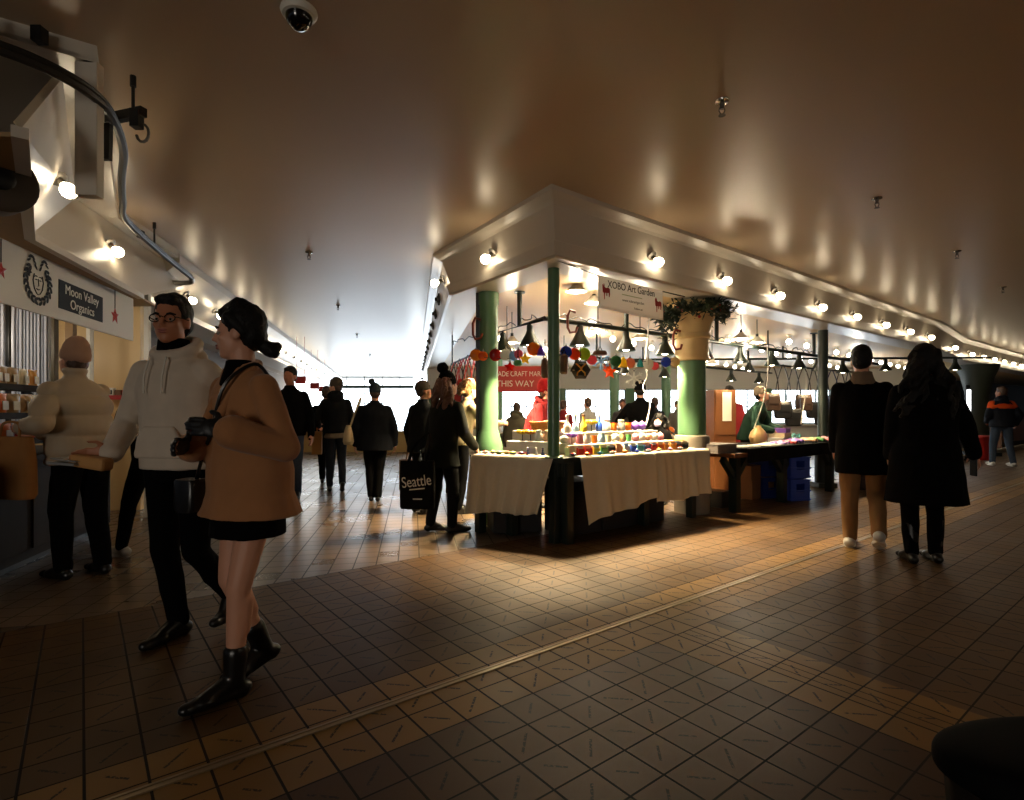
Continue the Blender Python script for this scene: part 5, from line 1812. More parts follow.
    # ---- lower garment
    if bottom:
        kd = bottom['kind']
        if kd == 'trousers':
            m = MB()
            m.loft([(P + UP * (z * k), V((rx * k, 0, 0)), V((0, ry * k, 0))) for z, rx, ry in ((-.09, .12, .10), (0, .165, .118), (.10, .15, .11))])
            w_ = bottom.get('w', 1.0)
            for i in (0, 1):
                end = knee[i].lerp(ank[i], bottom.get('len', .98))
                m.cap(hipj[i], knee[i], .092 * k * w_, .068 * k * w_)
                m.cap(knee[i], end, .066 * k * w_, .052 * k * w_)
            blob('trousers', m, vox, bottom['mat'], root, 2, .007, 10, seed=h * 7)
        else:
            m = MB()
            z1 = bottom['hem']
            m.loft([(P + UP * (z * k) + V((0, .01, 0)), V((rx * k, 0, 0)), V((0, ry * k, 0))) for z, rx, ry in ((z1, .18, .155), (-.10, .175, .145), (0, .165, .125), (.12, .14, .11))])
            blob('skirt', m, vox, bottom['mat'], root, 2, .006, 9)
    # ---- shoes
    if shoes:
        for i in (0, 1):
            fd, pr, ball = fdir[i]
            m = MB()
            side = V((fd.y, -fd.x, 0))
            Rf = Matrix((side, fd, UP)).transposed()
            sole_up = Matrix.Rotation(pr, 3, side)     # not used for the toe
            heel = ball - fd * (.175 * k * math.cos(pr)) + UP * (.175 * k * math.sin(pr))
            toe = ball + fd * .085 * k
            ht = shoes.get('heel', .012)
            for a_, r_, zz in ((heel + fd * .02, .038, .034), (ball, .045, .032), (toe - fd * .015, shoes.get('toe', .038), .026)):
                sc = shoes.get('s', 1.0)
                m.ell(a_ + UP * (zz * k * sc + .004), (r_ * k * sc, r_ * 1.15 * k * sc, zz * k * sc))
            m.cap(heel + fd * .02 + UP * .038 * k * sc, ball + UP * .034 * k * sc, .036 * k * sc, .036 * k * sc)
            m.cap(ball + UP * .034 * k, toe - fd * .02 + UP * .026 * k, .038 * k, .026 * k)
            m.cap(ank[i] + UP * .0, ball + UP * .04 * k, .042 * k, .034 * k)
            m.cap(ank[i], heel + fd * .025 + UP * .03 * k, .042 * k, .036 * k)
            if shoes.get('shaft'):
                up = (knee[i] - ank[i]).normalized()
                m.cap(ank[i], ank[i] + up * shoes['shaft'] * k, .044 * k, (.048 + shoes.get('wide', 0)) * k)
            m2 = [v for v in m.v]
            lowest = min(q.z for q in m.v)
            o = blob('boot' if shoes.get('shaft') else 'shoe', m, .009 if face or vox < .012 else .011, shoes['mat'], root, 2)
            if shoes.get('sole'):
                q = MB()
                n_ = 22
                pts = []
                for t_ in range(n_):
                    a_ = 2 * PI * t_ / n_
                    u_ = math.cos(a_)
                    wdt = (.043 + .006 * u_ - .008 * math.sin(u_ * 2.2)) * k
                    c = ball.lerp(heel, (1 - u_) / 2 * 1.0) if u_ < 0.2 else ball + fd * (.1 * (u_ - .2) / .8) * k
                    c = (heel - fd * .0) + (toe + fd * .015 - heel) * ((u_ + 1) / 2) if pr < .05 else c
                    pts.append(c + side * (math.sin(a_) * wdt) + UP * .001)
                q.prism(pts, UP * .024)
                q.build('sole', shoes['sole'], root)
    # ---- upper garment
    if top:
        bk = top.get('bulk', bulk)
        m = MB()
        hem, fl_ = top['hem'], top.get('flare', 0.0)
        rings = []
        rows = top.get('rows') or [(.545, .07, .066), (.515, .108, .076), (.475, .158, .092), (.44, .176, .108), (.36, .19, .128), (.22, .175, .125), (.08, .172, .128)]
        for z, rx, ry in rows:
            if z > hem: rings.append((z, rx, ry))
        n_ = max(2, int((.08 - hem) / .12) + 1) if hem < .08 else 1
        for j in range(1, n_ + 1):
            t_ = j / n_
            z = .08 + (hem - .08) * t_
            rings.append((z, .178 + fl_ * t_, .135 + fl_ * .85 * t_))
        rings = rings[::-1]
        m.loft([(P + UP * (z * k) + V((lean[0], lean[1], 0)) * max(0, z / .53), X(rx * k * bk), Y(ry * k * bk)) for z, rx, ry in rings], 28)
        sw = top.get('sleeve', 1.0)
        for i in (0, 1):
            m.cap(shd[i] - UP * .005, elb[i], .066 * k * (.6 + .4 * sw), .062 * k * sw)
            e2 = elb[i].lerp(wri[i], top.get('slen', .97))
            m.cap(elb[i], e2, .061 * k * sw, top.get('cuff', .047) * k * sw)
        if top.get('collar', True):
            m.loft([(N + V((0, .005, z)), X(r * k), Y(r * k * 1.02)) for z, r in ((-.02, .085), (.02, .074), (top.get('ch', .055), .072))], 20)
        if top.get('hood'):
            m.ell(N + tw @ V((0, -.085, -.01)), (.11 * k, .06 * k, .075 * k))
            m.tube([N + tw @ V((.10 * math.sin(a), .085 * math.cos(a) - .01, .035 - .05 * math.cos(a))) * 1.0 for a in [2 * PI * i / 20 for i in range(21)]], .03 * k, 8)
        o = blob(top.get('name', 'jacket'), m, vox, top['mat'], root, 3, top.get('wr', .008), top.get('wf', 8), top.get('disp'), h * 3)
        if top.get('band'):
            m = MB()
            z0, z1 = top['band'][0], top['band'][1]
            m.loft([(P + UP * (z * k) + V((lean[0], lean[1], 0)) * max(0, z / .53), X(rx * k * bk), Y(ry * k * bk)) for z, rx, ry in ((z0, .192, .133), ((z0 + z1) / 2, .186, .124), (z1, .125, .09))], 28)
            for i in (0, 1): m.cap(shd[i] - UP * .005, shd[i].lerp(elb[i], .35), .079 * k, .075 * k)
            blob('yoke', m, vox, top['band'][2], root, 3)
        if top.get('under'):
            m = MB().loft([(P + UP * (z * k), X(rx * k), Y(ry * k)) for z, rx, ry in ((top['under'][1], .178, .135), (.0, .17, .125))], 24)
            blob('shirt_hem', m, vox, top['under'][0], root, 2, .005, 9)
    # ---- hair and hats
    if hair:
        hk, hm = hair
        m = MB()
        if hk == 'short':
            m.ell(hp(0, -.02, .042), (.083 * k, .098 * k, .101 * k), R=Rh)
            m.ell(hp(0, -.05, -.01), (.076 * k, .062 * k, .07 * k), R=Rh)
            m.ell(hp(0, .045, .092), (.06 * k, .045 * k, .03 * k), R=Rh)
        elif hk == 'bun':
            m.ell(hp(0, -.022, .040), (.083 * k, .1 * k, .102 * k), R=Rh)
            m.ell(hp(0, -.058, -.015), (.074 * k, .062 * k, .07 * k), R=Rh)
            m.cap(hp(0, .055, .085), hp(0, .0, .11), .035 * k, .05 * k)
            for s in (-1, 1): m.cap(hp(s * .058, .03, .06), hp(s * .066, -.03, .0), .026 * k, .026 * k)
            m.cap(hp(0, -.10, -.055), hp(0, -.125, -.07), .032 * k, .028 * k)
            m.cap(hp(0, -.125, -.07), hp(.0, -.145, -.085), .036 * k, .03 * k)
            m.ell(hp(0.01, -.15, -.06), (.03 * k, .03 * k, .024 * k))
        else:
            r2 = random.Random(len(label))
            L_ = {'long': .46, 'curly': .26, 'crop': .06}[hk]
            m.ell(hp(0, -.02, .042), (.092 * k, .108 * k, .108 * k), R=Rh)
            m.ell(hp(0, -.055, -.02), (.09 * k, .07 * k, .09 * k), R=Rh)
            for j in range(26 if hk != 'crop' else 16):
                a_ = r2.uniform(-1.45, 1.45)
                x, y = .088 * math.sin(a_), -.035 - .062 * math.cos(a_)
                p = hp(x, y, r2.uniform(-.02, .09))
                wv = 2.2 if hk == 'long' else 1.0
                ln = L_ * k * r2.uniform(.75, 1.05)
                pts, rs_ = [p], [.024 * k]
                ph = r2.uniform(0, 6)
                for q_ in range(1, 7):
                    t_ = q_ / 6
                    pts.append(p + V((x * (.8 + .6 * (wv - 1)) * t_ + .014 * wv * math.sin(ph + q_ * 1.4), -.02 * t_ + y * .4 * t_ + .014 * wv * math.cos(ph + q_ * 1.4), -ln * t_)))
                    rs_.append(.026 * k * (1 - .45 * t_))
                m.tube(pts, rs_, 8)
        blob('hair', m, min(vox, .010), hm, root, 1, .004, 40)
    if hat:
        hm = hat['mat']
        m = MB()
        m.ell(hp(0, -.014, .055), (.088 * k, .104 * k, (.092 + hat.get('tall', 0)) * k), R=Rh)
        m.loft([(hp(0, -.014, z), Rh @ V((.092 * k, 0, 0)), Rh @ V((0, .108 * k, 0))) for z in (.012, .03, .062)], 24)
        o = blob('hat', m, min(vox, .010), hm, root, 2, .003, 30)
        if hat.get('pom'):
            blob('pompom', MB().ell(hp(*hat.get('pomat', (0, -.04, .175))), (hat['pom'],) * 3), .010, hm, root, 1, .006, 60)
    J = dict(P=P, N=N, Hc=Hc, hp=hp, wri=wri, shd=shd, elb=elb, k=k, MW=MW, IW=IW, X=X, Y=Y, tw=tw, Rh=Rh, knee=knee, ank=ank)
    return root, J


blk = mat('fabric_black', S(6, 6, 7), .95, spec=.08, bump=.12, bscale=180)
denim = fab('denim', (58, 70, 88))
darkjean = fab('dark_denim', (22, 26, 34))
bshoe = {'mat': mat('black_leather', S(14, 13, 13), .3), 'toe': .034}
sneaker_w = {'s': 1.25, 'mat': mat('white_sneaker', S(196, 194, 190), .5), 'sole': mat('white_rubber', S(220, 218, 212), .5)}
NEAR = .0085

# ---- woman in the tan coat
coat = fab('camel_wool', (164, 114, 75), .9, .2)
wpos = (-1.165, 2.47)
wf_ = (-.60, -.80)
root, J = human('woman in a tan cape coat, black skirt and ankle boots walking, looking left', wpos, wf_, 1.70,
                feet=((-.055, .10, 0, 0, 4), (.10, -.13, 14, .0, 0)), wrists=(W(224, 430, 2.17), W(188, 447, 2.32)), world_w=True, skin='light', lean=(0, .03), head=(-41, 0), vox=NEAR,
                top=dict(kind='coat', mat=coat, hem=-.12, flare=.085, bulk=1.0, rows=[(.545, .075, .07), (.515, .115, .08), (.475, .165, .098), (.44, .188, .118), (.36, .205, .138), (.22, .222, .152), (.08, .240, .168)], sleeve=.94, slen=.88, cuff=.074, name='coat', collar=False, wr=.007, wf=6),
                bottom=dict(kind='skirt', mat=blk, hem=-.215), shoes=dict(mat=MATS['black_leather'], shaft=.12, wide=.004, toe=.032), hair=('bun', HAIR['black']),
                glove=mat('glove_black', S(16, 15, 16), .45), hand_d=(V((-.95, -.1, .15)), None), curl=.5, elbow=(V((-.45, -.5, -1)), V((.6, -.5, -1))), face=True)
P_, N_, k_ = J['P'], J['N'], J['k']
m = MB().loft([(P_ + V((0, .03 * z / .53 + y, z * k_)), V((rx, 0, 0)), V((0, ry, 0))) for z, rx, ry, y in ((.34, .035, .02, .118), (.42, .055, .03, .088), (.49, .06, .045, .052), (.545, .062, .06, .018), (.575, .06, .058, .012))], 20)
blob('knit_top', m, .007, blk, root, 2)
m = MB()   # turned-back lapels and front edge of the coat
m.cap(N_ + V((-.075, .03, .0)), N_ + V((-.05, .135, -.21)), .026, .02)
m.cap(N_ + V((.075, .03, .0)), N_ + V((.045, .135, -.21)), .026, .02)
m.cap(N_ + V((.08, .01, .005)), N_ + V((0, -.06, .03)), .026, .026)
m.cap(N_ + V((-.08, .01, .005)), N_ + V((0, -.06, .03)), .026, .026)
blob('lapel', m, .008, coat, root, 3)
# shoulder strap and small bag carried by the woman
iw = J['IW']
s0 = J['shd'][0].lerp(N_, .35) + UP * .06
pts = [s0 + V((-.02, -.05, -.05)), s0 + V((0, .01, .012)), s0 + V((.03, .12, -.08)), P_ + V((0, .168, .26)), P_ + V((.08, .175, .12)), P_ + V((.14, .17, .03))]
MB().tube(smoothpath(pts, 6), .008, 6).build('bag_strap', MATS['black_leather'], root)
m = MB().loft([(P_ + V((.15, .19, z)), V((a, .3 * a, 0)), V((-.02, .045, 0))) for z, a in ((-.10, .045), (-.08, .06), (.03, .06), (.04, .05))], 20, pw=4)
tag(m.build('shoulder_bag', MATS['black_leather']), 'small black shoulder bag at the front of the tan coat', 'bag').matrix_world = J['MW']
# ---- man in the white hoodie
hood = fab('white_fleece', (204, 190, 173), .9, .2)
mpos = (-1.74, 2.90)
root, J = human('man in a white hoodie and glasses walking beside the tan coat', mpos, (-.14, -.99), 1.83,
                feet=((-.10, -.34, 40, .04, 0), (.085, -.10, 0, 0, 8)), wrists=(W(196, 425, 2.92), W(112, 452, 2.72)), world_w=True, skin='warm', lean=(0, .03), head=(14, -3), vox=NEAR,
                top=dict(kind='hoodie', mat=hood, hem=-.03, flare=.0, bulk=1.06, sleeve=1.05, slen=1.03, cuff=.045, name='hoodie', hood=True, collar=False, wr=.008, wf=7),
                bottom=dict(kind='trousers', mat=blk, w=.98), shoes=dict(mat=MATS['black_leather'], toe=.03), hair=('short', HAIR['black']), hand_d=(None, V((-.92, -.25, -.12))), curl=.55,
                elbow=(V((-.6, -1, -.4)), V((.7, -.7, -.5))), face=True)
hp, N_, k_, P_ = J['hp'], J['N'], J['k'], J['P']
gl_ = MB()
for s in (-1, 1):
    ring_ = [hp(s * (.033 + .026 * math.cos(a)), .098 - .012 * abs(math.cos(a) * s + .4) * .4, -.008 + .019 * math.sin(a)) for a in [2 * PI * i / 18 for i in range(19)]]
    gl_.tube(ring_, .0026, 6)
    gl_.tube([hp(s * .058, .092, -.002), hp(s * .074, .05, .0), hp(s * .08, -.005, .0)], .0026, 6)
gl_.tube([hp(-.008, .101, -.004), hp(0, .104, .0), hp(.008, .101, -.004)], .0026, 6)
gl_.build('glasses_frame', mat('specs_black', S(14, 14, 16), .25), root)
m = MB().loft([(N_ + V((0, .012, z)), V((r, 0, 0)), V((0, r * 1.05, 0))) for z, r in ((-.05, .075), (.0, .076), (.055, .072), (.085, .07))], 20)
blob('neck_warmer', m, .008, blk, root, 2, .004, 20)
m = MB()
for s in (-1, 1): m.tube([N_ + V((s * .045, .118, -.02)), N_ + V((s * .05, .150, -.12)), N_ + V((s * .048, .152, -.2))], .004, 6)
m = m.build('drawstring', print_white, root)
m = MB().loft([(P_ + V((0, .128 + .012 * 1, z)), V((a, 0, 0)), V((0, .02, 0))) for z, a in ((.03, .13), (.05, .135), (.13, .12), (.19, .085))], 18, pw=4)
blob('front_pocket', m, .008, hood, root, 2)
# folded leaflets and a paper bag in his right hand
t = thing('paper_bag', 'tan paper bag of leaflets held out by the man in the white hoodie', 'bag', W(86, 462, 2.66), -.2)
MB().box((.03, 0, 0), (.20, .07, .06), R=Matrix.Rotation(.12, 3, 'Y')).build('bag_body', mat('kraft', S(188, 138, 80), .7, var=.1), t, smooth=False, bevel=.015)
MB().box((-.08, -.01, -.005), (.16, .10, .012), R=Matrix.Rotation(.05, 3, 'Y')).box((-.07, -.01, .012), (.15, .09, .006), R=Matrix.Rotation(.1, 3, 'Y')).build('leaflet', cm('grey'), t, smooth=False)

# ---- person in the puffer jacket
puff = mat('puffer_beige', S(166, 148, 124), .6, var=.08, scale=6)
quilt = lambda p: .026 * abs(math.sin(p.z * 21)) ** .5 - .013
ppos = (-3.20, 4.12)
root, J = human('person in a beige puffer jacket and tan beanie choosing packets at the left stall', ppos, (-.96, .28), 1.74, feet=((-.10, .04, 0, 0), (.10, -.08, 0, 0, 10)),
                wrists=(W(24, 428, 3.92), W(40, 433, 3.98)), world_w=True, skin='light', lean=(0, .06), head=(0, -14), vox=.011, bulk=1.12,
                top=dict(kind='puffer', mat=puff, hem=-.06, flare=.0, bulk=1.26, sleeve=1.22, slen=.95, cuff=.042, ch=.10, name='puffer_jacket', disp=quilt, wr=.006), bottom=dict(kind='trousers', mat=blk, w=1.15), shoes=bshoe,
                hair=('short', HAIR['brown']), hat=dict(mat=fab('beanie_tan', (158, 124, 104), .95), tall=.045), elbow=(V((-.7, -.6, -1)), V((.8, -.6, -1))), hand_d=(V((-.9, .2, .05)), V((-.9, .2, .05))))
t = thing('tote_bag', 'brown canvas tote bag hanging in front of the puffer jacket at the counter', 'bag', (-3.45, 3.84, .62), -.25)
m = MB().loft([(V((0, 0, z)), V((a, 0, 0)), V((0, b, 0))) for z, a, b in ((0, .15, .05), (.03, .17, .06), (.25, .165, .06), (.42, .15, .04), (.43, .14, .03))], 24, pw=4)
m.build('bag_body', fab('canvas_brown', (150, 104, 60)), t)
MB().tube(smoothpath([V((-.09, -.03, .42)), V((-.07, -.02, .52)), V((.07, -.02, .52)), V((.09, -.03, .42))], 5), .009, 6).build('handle', FAB['canvas_brown'], t)

# ---- person half hidden behind the hoodie
root, J = human('person in a dark jacket and pale sneakers half hidden behind the white hoodie', (-3.06, 4.72), (-.95, .2), 1.66, feet=((-.09, .22, 0, 0), (.09, -.15, 10, 0)),
                wrists=((-.25, .28, .98), (.22, .2, .95)), lean=(0, .08), vox=.013, top=dict(mat=blk, hem=-.05), bottom=dict(kind='trousers', mat=blk), shoes=sneaker_w, hair=('curly', HAIR['brown']))
# ---- people in the hall
FARV = .014
root, J = human('young man with short dark hair, black jacket and jeans facing the camera in the hall', (-3.10, 7.75), (.25, -.97), 1.86, feet=((-.09, -.05, 0, 0), (.10, .10, 0, 0)), head=(-15, 0), vox=FARV,
                top=dict(mat=blk, hem=-.08, bulk=1.1), bottom=dict(kind='trousers', mat=denim), shoes=bshoe, hair=('short', HAIR['black']), skin='mid')
root, J = human('person in black striding away behind the young man with short hair', (-3.12, 9.3), (-.25, .95), 1.70, feet=((-.08, .28, 0, 0), (.09, -.36, 42, .02)), vox=FARV, lean=(0, .05),
                top=dict(mat=blk, hem=-.04, bulk=1.15), bottom=dict(kind='trousers', mat=blk), shoes=bshoe, hair=('short', HAIR['brown']))
kn = fab('knit_brown', (76, 66, 54))
root, J = human('man in a brown beanie and dark jacket holding a paper bag, looking left', (-2.72, 8.55), (-.35, .94), 1.74, feet=((-.09, .02, 0, 0), (.09, -.22, 32, .0)), head=(58, 0), vox=FARV,
                wrists=((-.24, .26, 1.0), None), top=dict(mat=fab('charcoal', (13, 14, 17)), hem=-.02, bulk=1.1, hood=True, under=(fab('khaki_shirt', (120, 106, 86)), -.10)), bottom=dict(kind='trousers', mat=darkjean), shoes=bshoe,
                hair=('short', HAIR['brown']), hat=dict(mat=kn, tall=.01))
wl_ = J['MW'] @ J['wri'][0]
t = thing('paper_bag', 'brown paper bag held by the man in the brown beanie', 'bag', (wl_.x - .03, wl_.y, wl_.z - .44), .3)
MB().box((0, 0, .17), (.15, .24, .34)).box((0, 0, .345), (.152, .242, .01)).build('bag_body', mat('kraft', C['tan']), t, smooth=False)
MB().tube([(-.0, -.06, .34), (0, -.04, .42), (0, .04, .42), (0, .06, .34)], .005, 6).build('handle', MATS['kraft'], t)
root, J = human('woman in a grey pompom hat walking away down the hall with a cream bag', (-1.88, 7.6), (-.18, .98), 1.60, feet=((-.05, .02, 0, 0), (.04, -.02, 0, .0)), vox=FARV, bulk=1.25,
                top=dict(mat=fab('navy_coat', (10, 12, 17)), hem=-.16, flare=.03, bulk=1.32, sleeve=1.2), bottom=dict(kind='trousers', mat=blk, w=1.15), shoes=bshoe, hat=dict(mat=fab('knit_slate', (40, 48, 54)), tall=.02, pom=.045, pomat=(-.05, -.02, .17)), hair=('short', HAIR['brown']))
sh_ = J['MW'] @ (J['shd'][0])
t = thing('shoulder_bag', 'cream shoulder bag on the left arm of the woman in the grey pompom hat', 'bag', (-2.22, 7.52, .78), .3)
m = MB().loft([(V((0, 0, z)), V((a, 0, 0)), V((0, b, 0))) for z, a, b in ((0, .06, .12), (.04, .075, .16), (.16, .06, .14), (.26, .03, .06))], 20)
m.build('bag_body', fab('cream_canvas', (176, 158, 124)), t)
MB().tube(smoothpath([V((.02, -.02, .24)), V((.09, -.04, .45)), V((.15, -.04, .62)), V((.16, .06, .60)), V((.10, .1, .4)), V((.02, .04, .24))], 5), .012, 6).build('strap', FAB['cream_canvas'], t)
root, J = human('person in a dark coat and small hat carrying a brown paper bag, facing right', (-1.10, 6.75), (.55, .83), 1.60, feet=((-.09, .0, 0, 0), (.09, -.05, 0, 0)), head=(-35, -8), vox=FARV, skin='mid',
                top=dict(mat=fab('dark_slate', (17, 19, 21)), hem=-.12, flare=.02, bulk=1.15), bottom=dict(kind='trousers', mat=blk), shoes=bshoe, hat=dict(mat=kn, pom=.02, pomat=(0, 0, .165)), hair=('short', HAIR['brown']))
wl_ = J['MW'] @ J['wri'][0]
t = thing('paper_bag', 'tall brown paper bag hanging from the hand of the person in the small hat', 'bag', (wl_.x, wl_.y - .02, wl_.z - .53), -.2)
MB().box((0, 0, .19), (.24, .12, .38)).build('bag_body', mat('kraft_brown', S(104, 74, 44), .7), t, smooth=False)
MB().tube([(-.05, 0, .38), (-.03, 0, .5), (.03, 0, .5), (.05, 0, .38)], .008, 6).build('handle', MATS['kraft_brown'], t)
olive = fab('dark_olive', (24, 26, 22))
root, J = human('woman in a black pompom hat and dark parka, long curly hair, at the craft table', (-.72, 5.66), (.62, .78), 1.62, feet=((-.10, -.06, 0, 0, 40), (.13, .02, 0, 0, 25)), vox=.012, lean=(.0, .08), head=(-10, -12),
                wrists=(None, (.22, .26, .86)), top=dict(mat=olive, hem=-.20, flare=.03, bulk=1.12, sleeve=1.1), bottom=dict(kind='trousers', mat=fab('dark_grey', (17, 17, 18)), w=1.1), shoes=dict(mat=MATS['black_leather'], shaft=.14),
                hair=('curly', HAIR['auburn']), hat=dict(mat=blk, tall=.03, pom=.06, pomat=(-.02, -.03, .20)))
wl_ = J['MW'] @ J['wri'][0]
t = thing('tote_bag', 'black tote bag with white script lettering carried by the woman in the black pompom hat', 'bag', (-.93, 5.46, .27), -.05)
m = MB().loft([(V((0, 0, z)), V((a, 0, 0)), V((0, b, 0))) for z, a, b in ((0, .16, .05), (.02, .17, .055), (.3, .175, .05), (.46, .17, .03), (.47, .165, .025))], 28, pw=5)
m.build('bag_body', blackcloth, t)
text_obj('lettering', 'Seattle', .15, print_white, t, frame(V((.0, -.056, .27)), (1, 0, .12), UP), sx=.72)
MB().beam((-.07, -.054, .19), (.08, -.054, .205), .003, .012).build('underline', print_white, t, smooth=False)
MB().box((.01, -.055, .10), (.09, .003, .012)).build('small_print', print_white, t, smooth=False)
for s in (-1, 1):
    MB().tube(smoothpath([V((-.09, s * .03, .46)), V((-.03, s * .02, .62)), V((.10, .05, .74)), V((.12, s * .01, .62)), V((.09, s * .03, .46))], 5), .010, 6).build('handle', blackcloth, t)
m = MB().lathe((0, 0, 0), [(.001, 0), (.03, 0), (.033, .02), (.03, .12), (.012, .18), (.011, .22), (.001, .225)], 14)
tag(m.build('green_bottle', glass('green_glass', (.2, .55, .4, 1), .8), loc=(-.90, 5.46, .62)), 'green bottle sticking out of the black tote bag', 'bottle')
root, J = human('blond curly-haired person in a pale sweater reaching to the hats beside the hall', (-.95, 6.75), (.9, .42), 1.62, feet=((-.09, .0, 0, 0), (.09, -.05, 0, 0)), vox=FARV, lean=(0, .1),
                wrists=((-.1, .48, 1.08), (.12, .5, 1.08)), top=dict(mat=fab('cream_knit', (130, 116, 92)), hem=-.04, bulk=1.05), bottom=dict(kind='trousers', mat=blk), shoes=bshoe, hair=('crop', HAIR['blond']))
root.location.x += .32
root.location.y += -.05

# ---- stall holders and shoppers inside
wine = fab('dark_red_fleece', (92, 14, 18))
root, J = human('stall holder in dark red jacket, red hat and black mask behind the craft table', (.26, 7.0), (.75, -.4), 1.60, feet=((-.09, .0, 0, 0), (.09, -.05, 0, 0)), vox=.012, lean=(0, .16), head=(10, -16),
                wrists=((-.18, .42, 1.0), (.2, .4, 1.0)), top=dict(mat=wine, hem=-.06, bulk=1.3, sleeve=1.3, hood=True), bottom=dict(kind='trousers', mat=blk), shoes=bshoe, hair=('short', HAIR['brown']), hat=dict(mat=fab('santa_red', (140, 16, 20)), tall=.04))
hp = J['hp']
m = MB().ell(hp(0, .05, -.068), (.06, .055, .05), R=J['Rh'])
blob('face_mask', m, .010, blk, root, 2)
root, J = human('shopper in long black coat and dark hat seen from behind beyond the craft table', (1.92, 8.1), (.2, .98), 1.66, feet=((-.09, 0, 0, 0), (.09, 0, 0, 0)), vox=FARV, lean=(-.04, .08), wrists=((-.35, .3, 1.0), None),
                top=dict(mat=blk, hem=-.30, flare=.06, bulk=1.2), bottom=dict(kind='trousers', mat=blk), shoes=bshoe, hat=dict(mat=blk, tall=.03), hair=('short', HAIR['black']))
root, J = human('dark-haired seller in a pale mask sitting low beside the thick green column', (1.95, 7.35), (-.5, -.85), 1.20, feet=((-.09, 0, 0, 0), (.09, 0, 0, 0)), vox=.012, top=dict(mat=blk, hem=-.1, bulk=1.2), bottom=dict(kind='trousers', mat=blk), shoes=bshoe, hair=('long', HAIR['black']))
blob('face_mask', MB().ell(J['hp'](0, .05, -.068), (.05, .045, .045), R=J['Rh']), .010, fab('mask_lilac', (186, 176, 214)), root, 2)
root, J = human('shopper in a grey hooded coat far inside behind the wicker basket', (.05, 9.6), (.3, .95), 1.38, feet=((-.09, 0, 0, 0), (.09, 0, 0, 0)), vox=.016, lean=(0, .1), top=dict(mat=fab('moss_grey', (92, 90, 76)), hem=-.15, bulk=1.4, hood=True), bottom=dict(kind='trousers', mat=blk), shoes=bshoe, hair=('short', HAIR['brown']))
root, J = human('shopper in a dark red coat by the orange cabinet, behind the green jacket', (3.62, 9.25), (.5, .8), 1.66, feet=((-.09, 0, 0, 0), (.09, 0, 0, 0)), vox=FARV, lean=(0, .05), top=dict(mat=fab('maroon', (110, 24, 30)), hem=-.2, bulk=1.15), bottom=dict(kind='trousers', mat=blk), shoes=bshoe, hair=('short', HAIR['black']))
root, J = human('shopper in a dark green jacket and striped beanie leaning over the black table', (3.62, 8.52), (.5, -.45), 1.60, feet=((-.09, 0, 0, 0), (.09, 0, 0, 0)), vox=.012, lean=(.02, .18), head=(0, -20), wrists=((-.15, .45, .95), (.2, .42, .95)),
                top=dict(mat=fab('bottle_green', (24, 48, 38)), hem=-.06, bulk=1.25, sleeve=1.2), bottom=dict(kind='trousers', mat=blk), shoes=bshoe, hair=('short', HAIR['black']),
                hat=dict(mat=fab('striped_knit', (140, 124, 104)), tall=.01))
for i, (x, y, hh, rgb, nm, sk) in enumerate(((1.55, 11.2, 1.5, (190, 186, 178), 'white jacket', 'light'), (2.35, 11.8, 1.5, (70, 68, 70), 'grey coat', 'mid'), (2.95, 11.4, 1.52, (26, 28, 34), 'black jacket', 'warm'), (3.7, 12.4, 1.48, (110, 104, 98), 'stone coat', 'light'), (1.0, 10.9, 1.45, (120, 34, 36), 'red coat', 'mid'))):
    human('distant shopper in a %s before the stall windows' % nm, (x, y), (random.uniform(-.6, .6), -.8 if i % 2 else .8), hh, feet=((-.09, 0, 0, 0), (.09, 0, 0, 0)), vox=.018, skin=sk, top=dict(mat=fab('far_' + nm.replace(' ', '_'), rgb), hem=-.12, bulk=1.1),
          bottom=dict(kind='trousers', mat=blk), shoes=bshoe, hair=('short', HAIR['brown']), group='distant shoppers inside the stalls')

# ---- couple in the right aisle
khaki = fab('khaki', (138, 104, 68))
root, J = human('man in a black coat, khaki trousers and white sneakers walking away at right', (3.16, 5.0), (.42, .9), 1.82, feet=((-.10, -.02, 0, 0, 10), (.10, -.20, 30, .01, 8)), vox=.0115, lean=(0, .02), head=(-6, 0),
                wrists=((-.20, .14, .86), (.20, .14, .86)), top=dict(mat=blk, hem=-.28, flare=.02, bulk=1.08, sleeve=1.1, name='coat'), bottom=dict(kind='trousers', mat=khaki, w=1.1), shoes=sneaker_w, hair=('short', HAIR['black']))
m = MB().loft([(J['N'] + V((0, .0, z)), V((r, 0, 0)), V((0, r, 0))) for z, r in ((-.04, .115), (.0, .10), (.05, .082), (.075, .08))], 20)
blob('scarf', m, .010, fab('grey_brown_knit', (112, 98, 84)), root, 2, .006, 18)
root, J = human('woman with long dark curls in a long black coat and boots walking away at right', (3.33, 4.46), (.22, .97), 1.76, feet=((-.10, .0, 0, 0, 0), (.10, .06, 0, 0, 0)), vox=.0115, lean=(0, .02), bulk=1.15,
                wrists=((-.20, .14, .86), (.40, .10, .84)), top=dict(mat=blk, hem=-.43, flare=.05, bulk=1.28, sleeve=1.15, name='coat'), bottom=dict(kind='trousers', mat=blk), shoes=dict(mat=MATS['black_leather'], shaft=.26, wide=.012), hair=('long', HAIR['black']))
wr_ = J['MW'] @ J['wri'][1]
m = MB().box((0, 0, 0), (.012, .07, .145))
tag(m.build('mobile_phone', MATS['black_metal'], loc=wr_ + V((-.005, .0, -.10)), bevel=.006), 'dark mobile phone in the right hand of the woman with long curls', 'phone')
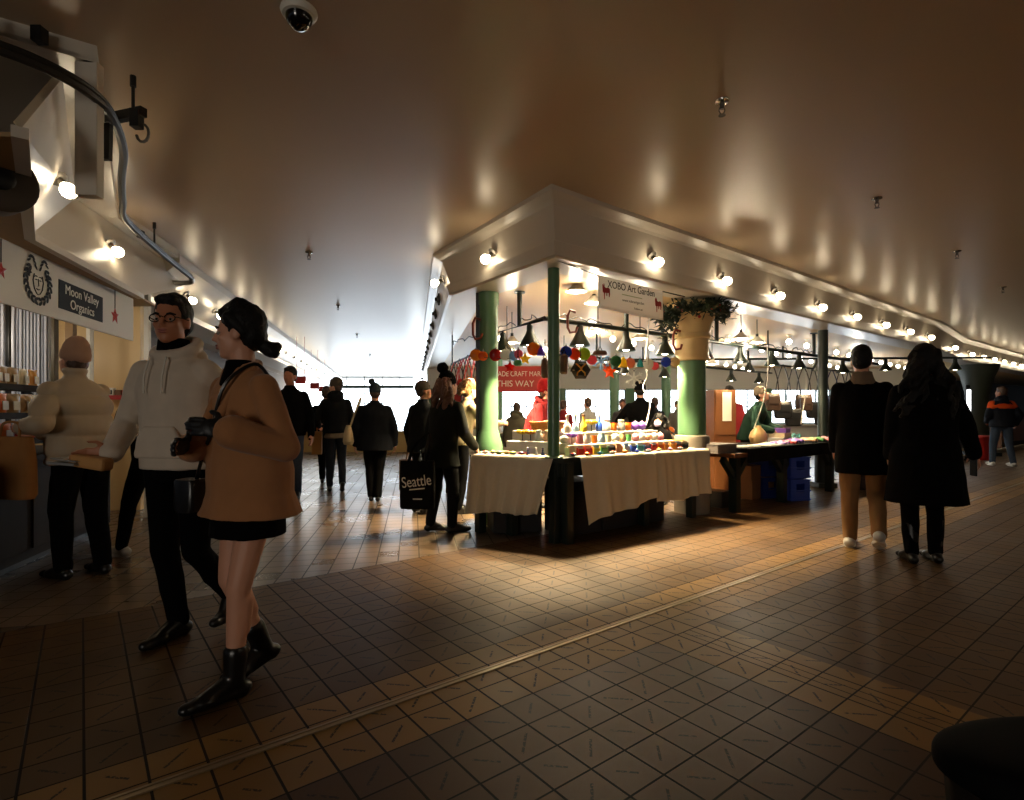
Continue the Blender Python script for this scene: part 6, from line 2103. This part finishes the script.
# ---- far right
root, J = human('person in a navy jacket with orange shoulders and jeans at the far right stalls', (11.1, 12.55), (.3, .9), 1.80, feet=((-.16, .05, 0, 0), (.16, -.1, 0, 0)), vox=FARV, head=(40, -10), wrists=((-.2, .2, 1.0), (.3, .1, .95)),
                top=dict(mat=fab('navy_shell', (22, 26, 36)), hem=-.06, bulk=1.25, sleeve=1.2, hood=True, band=(.34, .48, fab('orange_shell', (196, 74, 26)))), bottom=dict(kind='trousers', mat=denim, w=1.1), shoes=sneaker_w, hair=('short', HAIR['brown']), skin='mid')
root, J = human('person in dark clothes cut by the right frame edge', (11.95, 12.55), (-.3, .9), 1.72, feet=((-.09, 0, 0, 0), (.09, -.1, 0, 0)), vox=FARV, top=dict(mat=blk, hem=-.2, bulk=1.15), bottom=dict(kind='trousers', mat=blk), shoes=bshoe, hair=('short', HAIR['black']))

# ------------------------------------------------------------------ camera, world, view
cd_ = bpy.data.cameras.new('camera')
cam = bpy.data.objects.new('camera', cd_)
COL.objects.link(cam)
cam.location = (0, 0, CH)
cam.rotation_euler = (PI / 2, 0, 0)
cd_.sensor_width = 36
cd_.lens = F / 1024 * 36
cd_.shift_y = (HZ - 400) / 1024
cd_.clip_start = 0.05
SC.camera = cam
# added fill lights along the near side of the aisle, out of view
for lx, ly, lz, le in ((5.2, -0.6, 2.75, 22), (8.6, 1.8, 2.75, 22), (12.0, 4.6, 2.75, 24)):
    l = bpy.data.lights.new('aisle_fill', 'POINT')
    l.energy, l.color, l.shadow_soft_size = le, (1, 0.85, 0.65), 0.2
    lo = bpy.data.objects.new('aisle_fill', l)
    lo.location = (lx, ly, lz)
    COL.objects.link(lo)
# broad fill light added at the open street side behind the photographer
al = bpy.data.lights.new('street_fill', 'AREA')
al.shape, al.size, al.size_y, al.energy, al.color = 'RECTANGLE', 15, 2.6, 900, (1, 0.92, 0.80)
ao = bpy.data.objects.new('street_fill', al)
ao.location, ao.rotation_euler = (3.0, -8.5, 1.5), (PI / 2, 0, 0)
COL.objects.link(ao)
w = bpy.data.worlds.new('world')
SC.world = w
w.use_nodes = True
w.node_tree.nodes['Background'].inputs[0].default_value = (0.75, 0.85, 1, 1)
w.node_tree.nodes['Background'].inputs[1].default_value = 0.12
SC.view_settings.view_transform = 'Standard'
SC.view_settings.look = 'None'
SC.view_settings.gamma = 1
SC.view_settings.exposure = 0.0
SC.view_settings.use_curve_mapping = False
SC.cycles.use_denoising = True
SC.cycles.max_bounces = 8
SC.cycles.diffuse_bounces = 4
SC.cycles.glossy_bounces = 4
SC.cycles.transparent_max_bounces = 8
SC.cycles.sample_clamp_indirect = 4
SC.cycles.caustics_reflective = False
SC.cycles.caustics_refractive = False
